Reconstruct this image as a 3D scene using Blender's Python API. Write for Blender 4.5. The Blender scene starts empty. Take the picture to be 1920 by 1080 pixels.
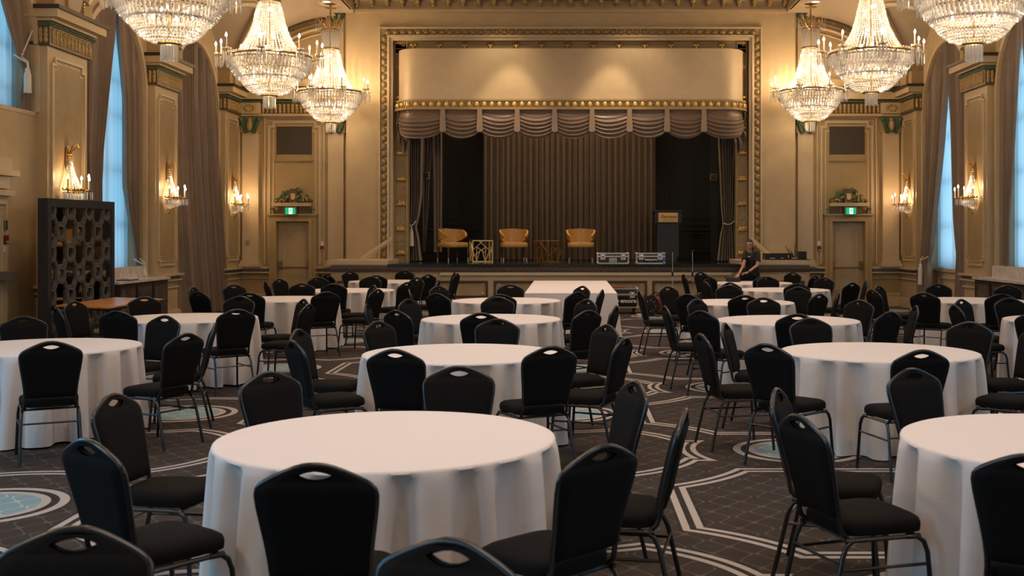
import bpy, math, random
from math import sin, cos, pi, sqrt, atan2, radians
from mathutils import Vector, Matrix

SC = bpy.context.scene
COL = SC.collection
rnd = random.Random(7)

# ------------------------------------------------------------------ camera data
F, CX, CY, HC = 2100.0, 1066.0, 441.0, 1.70
def at(px, py, Y):
    return Vector(((px - CX) * Y / F, Y, HC - (py - CY) * Y / F))
def ax(px, Y): return (px - CX) * Y / F
def az(py, Y): return HC - (py - CY) * Y / F

# ------------------------------------------------------------------ materials
MATS = {}
def lin(c):
    return tuple(((x / 255.0) / 12.92 if x <= 10 else (((x / 255.0) + 0.055) / 1.055) ** 2.4) for x in c)
def mat(name, col=(0.5, 0.5, 0.5), rough=0.6, metal=0.0, emit=None, estr=0.0, noise=0.0, nscale=20.0,
        bump=0.0, bscale=200.0, spec=0.5, sheen=0.0, nostrength=False, wood=False, trans=0.0):
    m = bpy.data.materials.new(name)
    m.use_nodes = True
    nt = m.node_tree
    b = nt.nodes['Principled BSDF']
    b.inputs['Base Color'].default_value = (*col, 1)
    b.inputs['Roughness'].default_value = rough
    b.inputs['Metallic'].default_value = metal
    b.inputs['Specular IOR Level'].default_value = spec
    if sheen: b.inputs['Sheen Weight'].default_value = sheen
    if emit:
        b.inputs['Emission Color'].default_value = (*emit, 1)
        b.inputs['Emission Strength'].default_value = estr
        if nostrength: m.cycles.emission_sampling = 'NONE'
    if noise or bump or wood:
        tc = nt.nodes.new('ShaderNodeTexCoord')
    if noise or wood:
        n = nt.nodes.new('ShaderNodeTexNoise'); n.inputs['Scale'].default_value = nscale
        n.inputs['Detail'].default_value = 5
        src = tc.outputs['Object']
        if wood:
            mp = nt.nodes.new('ShaderNodeMapping'); mp.inputs['Scale'].default_value = (6, .6, 6)
            nt.links.new(src, mp.inputs['Vector']); src = mp.outputs['Vector']
        nt.links.new(src, n.inputs['Vector'])
        r = nt.nodes.new('ShaderNodeMapRange')
        r.inputs['To Min'].default_value = 1 - noise; r.inputs['To Max'].default_value = 1 + noise
        r.inputs['From Min'].default_value = 0.3; r.inputs['From Max'].default_value = 0.7
        nt.links.new(n.outputs['Fac'], r.inputs['Value'])
        mx = nt.nodes.new('ShaderNodeVectorMath'); mx.operation = 'SCALE'
        mx.inputs[0].default_value = col
        nt.links.new(r.outputs['Result'], mx.inputs['Scale'])
        nt.links.new(mx.outputs['Vector'], b.inputs['Base Color'])
    if bump:
        n2 = nt.nodes.new('ShaderNodeTexNoise'); n2.inputs['Scale'].default_value = bscale
        nt.links.new(tc.outputs['Object'], n2.inputs['Vector'])
        bp = nt.nodes.new('ShaderNodeBump'); bp.inputs['Strength'].default_value = bump
        bp.inputs['Distance'].default_value = 0.01
        nt.links.new(n2.outputs['Fac'], bp.inputs['Height'])
        nt.links.new(bp.outputs['Normal'], b.inputs['Normal'])
    MATS[name] = m
    return m

mat('cream', (.46, .345, .20), .55, noise=.05, nscale=3)
mat('cream_trim', (.53, .415, .27), .45, noise=.04, nscale=6)
mat('tan_panel', (.33, .24, .125), .6, noise=.07, nscale=5)
mat('gold_wall', (.35, .25, .12), .55, noise=.06, nscale=4)
mat('door_paint', (.42, .325, .20), .45, noise=.04, nscale=5)
mat('gold_relief', (.40, .28, .12), .42, metal=.35, noise=.3, nscale=30)
mat('dark_relief', (.11, .075, .035), .5, metal=.3, noise=.4, nscale=30)
mat('gold_leaf', (.50, .33, .11), .35, metal=.7, noise=.3, nscale=40)
mat('green_relief', (.055, .10, .055), .5, noise=.4, nscale=25)
mat('dark_trim', (.035, .018, .012), .5)
mat('grey_band', (.12, .105, .09), .6)
mat('ceiling_paint', (.44, .35, .25), .7)
mat('drape', (.205, .148, .110), .75, noise=.08, nscale=4, sheen=.3, bump=.15, bscale=400)
mat('stage_drape', (.15, .10, .06), .75, noise=.08, nscale=4, sheen=.3)
mat('swag', (.17, .115, .08), .30, noise=.06, nscale=5, sheen=.3)
mat('tab', (.30, .215, .15), .55)
mat('cord', (.62, .58, .52), .6)
mat('chair_fabric', (.0075, .0066, .0062), .9, noise=.15, nscale=60, bump=.2, bscale=500, spec=.12)
mat('egg', (.27, .185, .08), .45, metal=.15, noise=.2, nscale=20)
mat('chair_metal', (.048, .048, .050), .27, metal=.8)
mat('table_wood', (.30, .20, .12), .5)
mat('black_metal', (.02, .02, .02), .4, metal=.6)
mat('stage_black', (.012, .011, .010), .18)
mat('dark_wall', (.035, .034, .034), .6)
mat('leather', (.40, .215, .055), .33, noise=.10, nscale=12)
mat('dark_wood', (.055, .022, .012), .4)
mat('brass', (.62, .40, .15), .34, metal=1.0)
mat('leg_drape', (.27, .205, .16), .7, noise=.08, nscale=4, sheen=.2)
mat('old_brass', (.30, .20, .08), .35, metal=.9)
mat('case_black', (.022, .022, .03), .5)
mat('aluminium', (.55, .54, .52), .35, metal=.9)
mat('chrome', (.7, .7, .7), .15, metal=1.0)
mat('red', (.35, .01, .015), .4)
mat('alarm_red', (.16, .005, .008), .4)
mat('white_plastic', (.7, .68, .65), .4)
mat('blue_tape', (.03, .12, .35), .5)
mat('screen_frame', (.016, .019, .028), .45)
mat('fret', (.10, .098, .095), .45)
mat('mirror', (.42, .38, .34), .03, metal=1.0)
mat('marble', (.58, .53, .49), .25, noise=.18, nscale=9)
mat('cab_wood', (.03, .018, .012), .4)
mat('cab_glass', (.10, .09, .08), .25, metal=.4, noise=.6, nscale=7)
mat('orange_wood', (.58, .27, .085), .30, wood=True, noise=.3, nscale=5)
mat('paper', (.7, .7, .7), .6)
mat('skin', (.50, .27, .18), .5)
mat('hair', (.022, .012, .008), .45)
mat('black_cloth', (.008, .008, .009), .8)
mat('denim', (.018, .022, .035), .8)
mat('lip', (.33, .12, .09), .5)
mat('glass_dark', (.01, .01, .01), .15)
mat('dark_glass', (.055, .045, .035), .3)
mat('sign_green', (.0, .30, .10), .4, emit=(.0, .42, .14), estr=1.0, nostrength=True)
mat('sign_white', (.8, .9, .9), .4, emit=(.6, .9, .85), estr=1.3, nostrength=True)
mat('sign_dark', (.0, .10, .05), .4)
mat('bulb', (1, .9, .8), .4, emit=(1, .88, .78), estr=22.0, nostrength=True)
mat('bulb_in', (1, .9, .8), .4, emit=(1, .80, .55), estr=30.0, nostrength=True)
mat('downlight', (1, .9, .8), .4, emit=(1, .82, .6), estr=2.5, nostrength=True)
mat('candle', (.62, .55, .45), .4)
mat('frame_white', (.6, .6, .6), .4)
mat('gold_sign', (.78, .50, .18), .4, metal=.3)
mat('red_art', (.10, .008, .01), .5)
mat('tray', (.012, .012, .016), .4)
mat('box_print', (.5, .4, .3), .5)

def crystal_mat(name, tint, transp, gl=.35):
    m = bpy.data.materials.new(name); m.use_nodes = True
    nt = m.node_tree; nt.nodes.clear()
    out = nt.nodes.new('ShaderNodeOutputMaterial')
    tr = nt.nodes.new('ShaderNodeBsdfTransparent'); tr.inputs['Color'].default_value = (1, .98, .95, 1)
    tl = nt.nodes.new('ShaderNodeBsdfTranslucent'); tl.inputs['Color'].default_value = (*tint, 1)
    df = nt.nodes.new('ShaderNodeBsdfDiffuse'); df.inputs['Color'].default_value = (*tint, 1)
    gls = nt.nodes.new('ShaderNodeBsdfGlossy'); gls.inputs['Roughness'].default_value = .12
    a = nt.nodes.new('ShaderNodeMixShader'); a.inputs[0].default_value = .5
    b = nt.nodes.new('ShaderNodeMixShader'); b.inputs[0].default_value = gl
    c = nt.nodes.new('ShaderNodeMixShader'); c.inputs[0].default_value = transp
    L = nt.links.new
    L(tl.outputs[0], a.inputs[1]); L(df.outputs[0], a.inputs[2])
    L(a.outputs[0], b.inputs[1]); L(gls.outputs[0], b.inputs[2])
    L(b.outputs[0], c.inputs[1]); L(tr.outputs[0], c.inputs[2])
    L(c.outputs[0], out.inputs['Surface'])
    MATS[name] = m
crystal_mat('crystal', (.80, .80, .82), .28, .30)
crystal_mat('prism', (.92, .92, .92), .50, .5)

def cloth_mat(name, col, transl, transp=0.0):
    m = bpy.data.materials.new(name); m.use_nodes = True
    nt = m.node_tree; nt.nodes.clear(); L = nt.links.new
    out = nt.nodes.new('ShaderNodeOutputMaterial')
    tl = nt.nodes.new('ShaderNodeBsdfTranslucent'); tl.inputs['Color'].default_value = (*col, 1)
    df = nt.nodes.new('ShaderNodeBsdfDiffuse'); df.inputs['Color'].default_value = (*col, 1)
    tc = nt.nodes.new('ShaderNodeTexCoord')
    n = nt.nodes.new('ShaderNodeTexNoise'); n.inputs['Scale'].default_value = 5
    n.inputs['Detail'].default_value = 6; n.inputs['Distortion'].default_value = .8
    L(tc.outputs['Object'], n.inputs['Vector'])
    bp = nt.nodes.new('ShaderNodeBump'); bp.inputs['Strength'].default_value = .25; bp.inputs['Distance'].default_value = .02
    L(n.outputs['Fac'], bp.inputs['Height']); L(bp.outputs['Normal'], df.inputs['Normal'])
    a = nt.nodes.new('ShaderNodeMixShader'); a.inputs[0].default_value = transl
    L(df.outputs[0], a.inputs[1]); L(tl.outputs[0], a.inputs[2])
    last = a
    if transp:
        tr = nt.nodes.new('ShaderNodeBsdfTransparent')
        b = nt.nodes.new('ShaderNodeMixShader'); b.inputs[0].default_value = transp
        L(a.outputs[0], b.inputs[1]); L(tr.outputs[0], b.inputs[2]); last = b
    L(last.outputs[0], out.inputs['Surface'])
    MATS[name] = m
cloth_mat('linen', (.74, .675, .645), .04)
cloth_mat('sheer', (.66, .72, .74), .62, .10)

# glass pane: nearly clear
def glass_mat():
    m = bpy.data.materials.new('pane'); m.use_nodes = True
    nt = m.node_tree; nt.nodes.clear(); L = nt.links.new
    out = nt.nodes.new('ShaderNodeOutputMaterial')
    tr = nt.nodes.new('ShaderNodeBsdfTransparent')
    g = nt.nodes.new('ShaderNodeBsdfGlossy'); g.inputs['Roughness'].default_value = .02
    a = nt.nodes.new('ShaderNodeMixShader'); a.inputs[0].default_value = .06
    L(tr.outputs[0], a.inputs[1]); L(g.outputs[0], a.inputs[2]); L(a.outputs[0], out.inputs['Surface'])
    MATS['pane'] = m
glass_mat()

# carpet: procedural medallions, octagons and circles
def carpet_mat():
    m = bpy.data.materials.new('carpet'); m.use_nodes = True
    nt = m.node_tree; L = nt.links.new
    b = nt.nodes['Principled BSDF']
    class E:
        def __init__(s, sock): s.s = sock
        def __add__(a, c): return op('ADD', a, c)
        def __sub__(a, c): return op('SUBTRACT', a, c)
        def __mul__(a, c): return op('MULTIPLY', a, c)
    def op(o, *args):
        n = nt.nodes.new('ShaderNodeMath'); n.operation = o
        for i, a in enumerate(args):
            if isinstance(a, E): L(a.s, n.inputs[i])
            else: n.inputs[i].default_value = a
        return E(n.outputs[0])
    mn = lambda a, c: op('MINIMUM', a, c)
    mx = lambda a, c: op('MAXIMUM', a, c)
    ab = lambda a: op('ABSOLUTE', a)
    def length(a, c): return op('SQRT', a * a + c * c)
    def band(f, c, w): return op('LESS_THAN', ab(f - c), w)
    def lt(a, v): return op('LESS_THAN', a, v)
    geo = nt.nodes.new('ShaderNodeNewGeometry')
    sp = nt.nodes.new('ShaderNodeSeparateXYZ'); L(geo.outputs['Position'], sp.inputs[0])
    X, Y = E(sp.outputs[0]), E(sp.outputs[1])
    P, H = 3.66, 1.83
    u = ab(op('FLOORED_MODULO', X + (H + 0.02 + 36.6), P) - H)
    v = ab(op('FLOORED_MODULO', Y + (H - 7.03 + 36.6), P) - H)
    dC1 = length(u, v)
    dM = length(u, v - H)
    dC2 = length(u - H, v - H)
    a = op('SUBTRACT', H, u)
    fO = mx(mx(a - 1.15, v - 1.14), op('SUBTRACT', 1.42, dM))
    fM = mx(mx(mn(dM - 1.08, ab(v - H) - .42), op('SUBTRACT', .80, dC2)), op('SUBTRACT', .93, dC1))
    line = mx(band(fO, -.022, .022), band(fO, -.105, .022))
    line = mx(line, mx(band(fM, -.022, .022), band(fM, -.105, .022)))
    for d in (dC1, dC2):
        line = mx(line, mx(band(d, .475, .03), band(d, .365, .028)))
    edge = mx(band(fO, -.063, .085), mx(band(fM, -.063, .085), mx(band(dC1, .43, .10), band(dC2, .43, .10))))
    blue = mx(lt(dC1, .34), lt(dC2, .34))
    # ogee web
    kx = 2 * pi / .22; ky = 2 * pi / .26
    web = ab(op('COSINE', X * kx) + op('COSINE', Y * ky) * .92 + op('COSINE', (X + Y) * 9.3) * .12)
    web = lt(web, .13)
    noise = nt.nodes.new('ShaderNodeTexNoise'); noise.inputs['Scale'].default_value = 3; noise.inputs['Detail'].default_value = 8
    L(geo.outputs['Position'], noise.inputs['Vector'])
    fine = nt.nodes.new('ShaderNodeTexNoise'); fine.inputs['Scale'].default_value = 160
    L(geo.outputs['Position'], fine.inputs['Vector'])
    def mix(fac, A, B):
        n = nt.nodes.new('ShaderNodeMix'); n.data_type = 'RGBA'
        L(fac.s, n.inputs[0])
        for sock, c in ((n.inputs[6], A), (n.inputs[7], B)):
            if isinstance(c, tuple): sock.default_value = (*c, 1)
            else: L(c, sock)
        return n.outputs[2]
    base = mix(E(noise.outputs['Fac']), (.030, .023, .019), (.056, .045, .040))
    c = mix(web * .55, base, (.13, .115, .10))
    c = mix(edge * .6, c, (.026, .021, .021))
    bl = mix(web * .8, (.20, .30, .33), (.42, .47, .47))
    c = mix(blue, c, bl)
    c = mix(line, c, (.40, .36, .33))
    L(c, b.inputs['Base Color'])
    b.inputs['Roughness'].default_value = .95
    b.inputs['Specular IOR Level'].default_value = .15
    bp = nt.nodes.new('ShaderNodeBump'); bp.inputs['Strength'].default_value = .3; bp.inputs['Distance'].default_value = .004
    L(fine.outputs['Fac'], bp.inputs['Height']); L(bp.outputs['Normal'], b.inputs['Normal'])
    MATS['carpet'] = m
carpet_mat()

# ------------------------------------------------------------------ mesh builder
class MB:
    def __init__(s): s.v = []; s.f = []; s.mi = []; s.cur = 0
    def add(s, vs, fs):
        o = len(s.v); s.v += [tuple(p) for p in vs]
        s.f += [tuple(i + o for i in f) for f in fs]; s.mi += [s.cur] * len(fs)
        return s
    def box(s, x0, x1, y0, y1, z0, z1):
        vs = [(x, y, z) for x in (x0, x1) for y in (y0, y1) for z in (z0, z1)]
        return s.add(vs, [(0, 1, 3, 2), (4, 6, 7, 5), (0, 4, 5, 1), (2, 3, 7, 6), (0, 2, 6, 4), (1, 5, 7, 3)])
    def obox(s, c, size, rz=0, M=None):
        M = M or Matrix.Rotation(rz, 3, 'Z'); c = Vector(c)
        vs = [c + M @ Vector((x * size[0] / 2, y * size[1] / 2, z * size[2] / 2)) for x in (-1, 1) for y in (-1, 1) for z in (-1, 1)]
        return s.add(vs, [(0, 1, 3, 2), (4, 6, 7, 5), (0, 4, 5, 1), (2, 3, 7, 6), (0, 2, 6, 4), (1, 5, 7, 3)])
    def bar(s, a, b, w, h=None):
        a, b = Vector(a), Vector(b); d = (b - a); l = d.length
        if l < 1e-6: return s
        M = d.to_track_quat('Z', 'Y').to_matrix()
        return s.obox((a + b) / 2, (w, h or w, l), M=M)
    def tube(s, pts, r, n=8, closed=False, caps=True):
        pts = [Vector(p) for p in pts]; m = len(pts)
        rs = r if isinstance(r, (list, tuple)) else [r] * m
        rings = []; prevn = None
        for i, p in enumerate(pts):
            if closed: t = pts[(i + 1) % m] - pts[i - 1]
            else: t = pts[min(i + 1, m - 1)] - pts[max(i - 1, 0)]
            if t.length < 1e-9: t = Vector((0, 0, 1))
            t.normalize()
            if prevn is None:
                up = Vector((0, 0, 1)) if abs(t.z) < .9 else Vector((1, 0, 0))
                nn = t.cross(up).normalized()
            else:
                nn = prevn - t * prevn.dot(t)
                nn = nn.normalized() if nn.length > 1e-6 else t.orthogonal().normalized()
            prevn = nn; bn = t.cross(nn)
            rings.append([p + (nn * cos(2 * pi * k / n) + bn * sin(2 * pi * k / n)) * rs[i] for k in range(n)])
        vs = [q for R in rings for q in R]; fs = []
        for i in range(m if closed else m - 1):
            j = (i + 1) % m
            for k in range(n):
                k2 = (k + 1) % n
                fs.append((i * n + k, i * n + k2, j * n + k2, j * n + k))
        if caps and not closed:
            fs.append(tuple(range(n))[::-1]); fs.append(tuple((m - 1) * n + k for k in range(n)))
        return s.add(vs, fs)
    def lathe(s, prof, n=16, c=(0, 0, 0), a0=0.0, a1=2 * pi, sy=1.0):
        full = abs(a1 - a0 - 2 * pi) < 1e-6
        cols = n if full else n + 1
        vs = []
        for i in range(cols):
            a = a0 + (a1 - a0) * i / n
            for r, z in prof: vs.append((c[0] + r * cos(a), c[1] + sy * r * sin(a), c[2] + z))
        k = len(prof); fs = []
        for i in range(n):
            j = (i + 1) % cols
            for q in range(k - 1): fs.append((i * k + q, j * k + q, j * k + q + 1, i * k + q + 1))
        return s.add(vs, fs)
    def ell(s, c, rx, ry, rz, n=10, m=6, M=None):
        vs = []; c = Vector(c)
        for i in range(m + 1):
            ph = -pi / 2 + pi * i / m
            for k in range(n):
                a = 2 * pi * k / n
                q = Vector((rx * cos(ph) * cos(a), ry * cos(ph) * sin(a), rz * sin(ph)))
                vs.append(c + (M @ q if M else q))
        fs = []
        for i in range(m):
            for k in range(n):
                k2 = (k + 1) % n
                fs.append((i * n + k, i * n + k2, (i + 1) * n + k2, (i + 1) * n + k))
        return s.add(vs, fs)
    def grid(s, fn, nu, nv, cu=False):
        vs = [fn(i / nu, j / nv) for i in range(nu + (0 if cu else 1)) for j in range(nv + 1)]
        fs = []; w = nv + 1; cols = nu if cu else nu + 1
        for i in range(nu):
            i2 = (i + 1) % cols
            for j in range(nv): fs.append((i * w + j, i2 * w + j, i2 * w + j + 1, i * w + j + 1))
        return s.add(vs, fs)
    def prism(s, poly, fn, t0, t1):
        """poly: 2-D outline; fn(a, b, t) -> 3-D point; extrude from t0 to t1 (convex or simple outline)"""
        n = len(poly)
        vs = [fn(a, b, t0) for a, b in poly] + [fn(a, b, t1) for a, b in poly]
        fs = [tuple(range(n))[::-1], tuple(range(n, 2 * n))] + [(i, (i + 1) % n, n + (i + 1) % n, n + i) for i in range(n)]
        return s.add(vs, fs)
    def octa(s, c, r, h):
        x, y, z = c
        vs = [(x + r, y, z), (x, y + r, z), (x - r, y, z), (x, y - r, z), (x, y, z + h), (x, y, z - h)]
        return s.add(vs, [(0, 1, 4), (1, 2, 4), (2, 3, 4), (3, 0, 4), (1, 0, 5), (2, 1, 5), (3, 2, 5), (0, 3, 5)])
    def drop(s, c, r, h, a=0.0):
        """hanging prism: top at c, length h"""
        x, y, z = c; vs = []
        for rr, zz in ((r * .5, z), (r, z - h * .12), (r, z - h * .9)):
            for k in range(4):
                t = a + k * pi / 2
                vs.append((x + rr * cos(t), y + rr * sin(t), zz))
        vs.append((x, y, z - h)); fs = []
        for q in range(2):
            for k in range(4): fs.append((q * 4 + k, q * 4 + (k + 1) % 4, (q + 1) * 4 + (k + 1) % 4, (q + 1) * 4 + k))
        for k in range(4): fs.append((8 + k, 8 + (k + 1) % 4, 12))
        return s.add(vs, fs)
    def build(s, name, m, parent=None, smooth=False, loc=None, sharp=False):
        me = bpy.data.meshes.new(name)
        me.from_pydata(s.v, [], s.f)
        mm = m if isinstance(m, (list, tuple)) else [m]
        for x in mm: me.materials.append(MATS[x])
        if len(mm) > 1: me.polygons.foreach_set('material_index', s.mi)
        if smooth:
            me.polygons.foreach_set('use_smooth', [True] * len(s.f))
        me.update()
        import bmesh
        bm = bmesh.new(); bm.from_mesh(me); bmesh.ops.recalc_face_normals(bm, faces=bm.faces)
        if smooth:
            for e in bm.edges:
                if len(e.link_faces) == 2 and e.calc_face_angle(0) > radians(50): e.smooth = False
        bm.to_mesh(me); bm.free()
        o = bpy.data.objects.new(name, me); COL.objects.link(o)
        if parent: o.parent = parent
        if loc is not None: o.location = loc
        return o

def tag(o, label=None, cat=None, group=None, kind=None):
    if label: o['label'] = label
    if cat: o['category'] = cat
    if group: o['group'] = group
    if kind: o['kind'] = kind
    return o
def thing(name, label, cat, loc=(0, 0, 0), rz=0.0, group=None, kind=None):
    o = bpy.data.objects.new(name, None); COL.objects.link(o)
    o.empty_display_size = .2
    o.location = loc; o.rotation_euler = (0, 0, rz)
    return tag(o, label, cat, group, kind)
def struct(o, label=None, cat=None):
    return tag(o, label, cat, None, 'structure')
KIDS = {}
def tree(o):
    return [c for c in bpy.data.objects if c.parent == o]
def dup(root, loc=None, rz=None, label=None, group=None, kids=None):
    r = root.copy(); COL.objects.link(r)
    if loc is not None: r.location = loc
    if rz is not None: r.rotation_euler = (0, 0, rz)
    if label: r['label'] = label
    if group: r['group'] = group
    def rec(src, dst):
        for ch in KIDS.setdefault(src.name, tree(src)):
            c = ch.copy(); COL.objects.link(c); c.parent = dst
            rec(ch, c)
    rec(root, r)
    return r
def text(s, size, name, m, parent, M, shear=0.0, depth=.002, spacing=1.0, bold=0.0):
    cu = bpy.data.curves.new(name, 'FONT'); cu.body = s; cu.size = size; cu.extrude = depth
    cu.align_x = 'CENTER'; cu.align_y = 'CENTER'; cu.shear = shear; cu.space_character = spacing; cu.offset = bold
    o = bpy.data.objects.new(name, cu); COL.objects.link(o)
    dg = bpy.context.evaluated_depsgraph_get()
    me = bpy.data.meshes.new_from_object(o.evaluated_get(dg)); me.name = name
    bpy.data.objects.remove(o)
    me.materials.clear(); me.materials.append(MATS[m])
    o = bpy.data.objects.new(name, me); COL.objects.link(o)
    o.parent = parent; o.matrix_local = M
    return o
FRONT = Matrix(((1, 0, 0), (0, 0, -1), (0, 1, 0))).to_4x4()   # text plane facing -Y

XC = .05
XL, XR = -7.85, 7.95          # pilaster faces
YD = 26.8                     # door wall
YP = 26.3                     # stage wall
ZS, ZCAP, SOF = 1.06, 5.10, 6.92
SX = 5.57                     # half spacing of soffit outer edge from XC
LK = dict(chand=245, sconce=14, ceil=90, stage=190, seat=60, pelmet=85, day=85, dayn=140, world=.35, backdrop_fill=95)
EXPO = -0.16
# ------------------------------------------------------------------ room shell
m = MB(); m.box(-9.5, 9.6, -4, 31.2, -.2, 0); struct(m.build('floor', 'carpet'))
# bays: (centre, half opening)
BAYS = [(-1.9, 1.35), (2.4, 1.35), (6.75, 1.35), (11.08, 1.38), (15.41, 1.43), (19.76, 1.36), (24.05, 1.48)]
PIL = [(-.4, .9), (3.9, 5.2), (8.25, 9.6), (12.55, 13.9), (16.87, 18.26), (21.27, 22.5), (25.6, 26.8)]
ARZ, SILL = 4.33, .95
def archwall(X0, X1, ya, yb, c, r, zs, zspring, ztop, zb=0.0):
    """wall slab between x planes X0/X1 with an arched opening"""
    m = MB(); N = 20
    for x in (X0, X1):
        ycols = [ya, c - r] + [c - r * cos(pi * i / N) for i in range(1, N)] + [c + r, yb]
        def low(y):
            if abs(y - c) >= r - 1e-6: return None
            return zspring + sqrt(max(0, r * r - (y - c) ** 2)) * (1.44 / 1.40)
        for i in range(len(ycols) - 1):
            y0, y1 = ycols[i], ycols[i + 1]
            if i == 0 or i == len(ycols) - 2:
                m.add([(x, y0, zb), (x, y1, zb), (x, y1, ztop), (x, y0, ztop)], [(0, 1, 2, 3)])
            else:
                l0 = low(y0) or zspring; l1 = low(y1) or zspring
                m.add([(x, y0, l0), (x, y1, l1), (x, y1, ztop), (x, y0, ztop)], [(0, 1, 2, 3)])
        m.add([(x, c - r, zb), (x, c + r, zb), (x, c + r, zs), (x, c - r, zs)], [(0, 1, 2, 3)])
    # reveal
    prof = [(c - r, zs), (c - r, zspring)] + [(c - r * cos(pi * i / N), zspring + r * sin(pi * i / N) * (1.44 / 1.40)) for i in range(1, N)] + [(c + r, zspring), (c + r, zs)]
    for i in range(len(prof)):
        a, b = prof[i], prof[(i + 1) % len(prof)]
        m.add([(X0, a[0], a[1]), (X0, b[0], b[1]), (X1, b[0], b[1]), (X1, a[0], a[1])], [(0, 1, 2, 3)])
    return m
ti = [0]
def tn():
    ti[0] += 1; return 'trim_%d' % ti[0]
def moulding_rect(m, fn, u0, u1, v0, v1, w=.035, t=.03, ears=0.0, ear_top=True, ear_bot=False, openb=False):
    """raised rectangular moulding; fn(u, v, d) -> point; two thin steps"""
    e = ears
    pts = [(u0, v0)] if not (e and ear_bot) else [(u0 + e, v0), (u0 + e, v0 + e), (u0, v0 + e)]
    if e and ear_top: pts += [(u0, v1 - e), (u0 + e, v1 - e), (u0 + e, v1), (u1 - e, v1), (u1 - e, v1 - e), (u1, v1 - e)]
    else: pts += [(u0, v1), (u1, v1)]
    pts += [(u1, v0)] if not (e and ear_bot) else [(u1, v0 + e), (u1 - e, v0 + e), (u1 - e, v0)]
    n = len(pts)
    for k, (off, ww, tt) in enumerate(((0, w, t), (w * 2.0, w * .5, t * .5))):
        q = []
        cu = (u0 + u1) / 2; cv = (v0 + v1) / 2
        for (a, b) in pts:
            q.append((a + (off if a < cu else -off), b + (off if b < cv else -off)))
        nn = []
        for i in range(n):
            a, b = q[i], q[(i + 1) % n]; du, dv = b[0] - a[0], b[1] - a[1]; l = sqrt(du * du + dv * dv) or 1
            nn.append((-dv / l * ww / 2, du / l * ww / 2))
        A, B = [], []
        for i in range(n):
            n1, n2 = nn[i - 1], nn[i]
            if openb and i == 0: n1 = (0, 0)
            if openb and i == n - 1: n2 = (0, 0)
            A.append((q[i][0] + n1[0] + n2[0], q[i][1] + n1[1] + n2[1])); B.append((q[i][0] - n1[0] - n2[0], q[i][1] - n1[1] - n2[1]))
        vs = [fn(*p, 0) for p in A] + [fn(*p, tt) for p in A] + [fn(*p, tt) for p in B] + [fn(*p, 0) for p in B]
        fs = []
        for i in range(n - 1 if openb else n):
            j = (i + 1) % n
            for r_ in range(3): fs.append((r_ * n + i, r_ * n + j, (r_ + 1) * n + j, (r_ + 1) * n + i))
        m.add(vs, fs)
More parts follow.
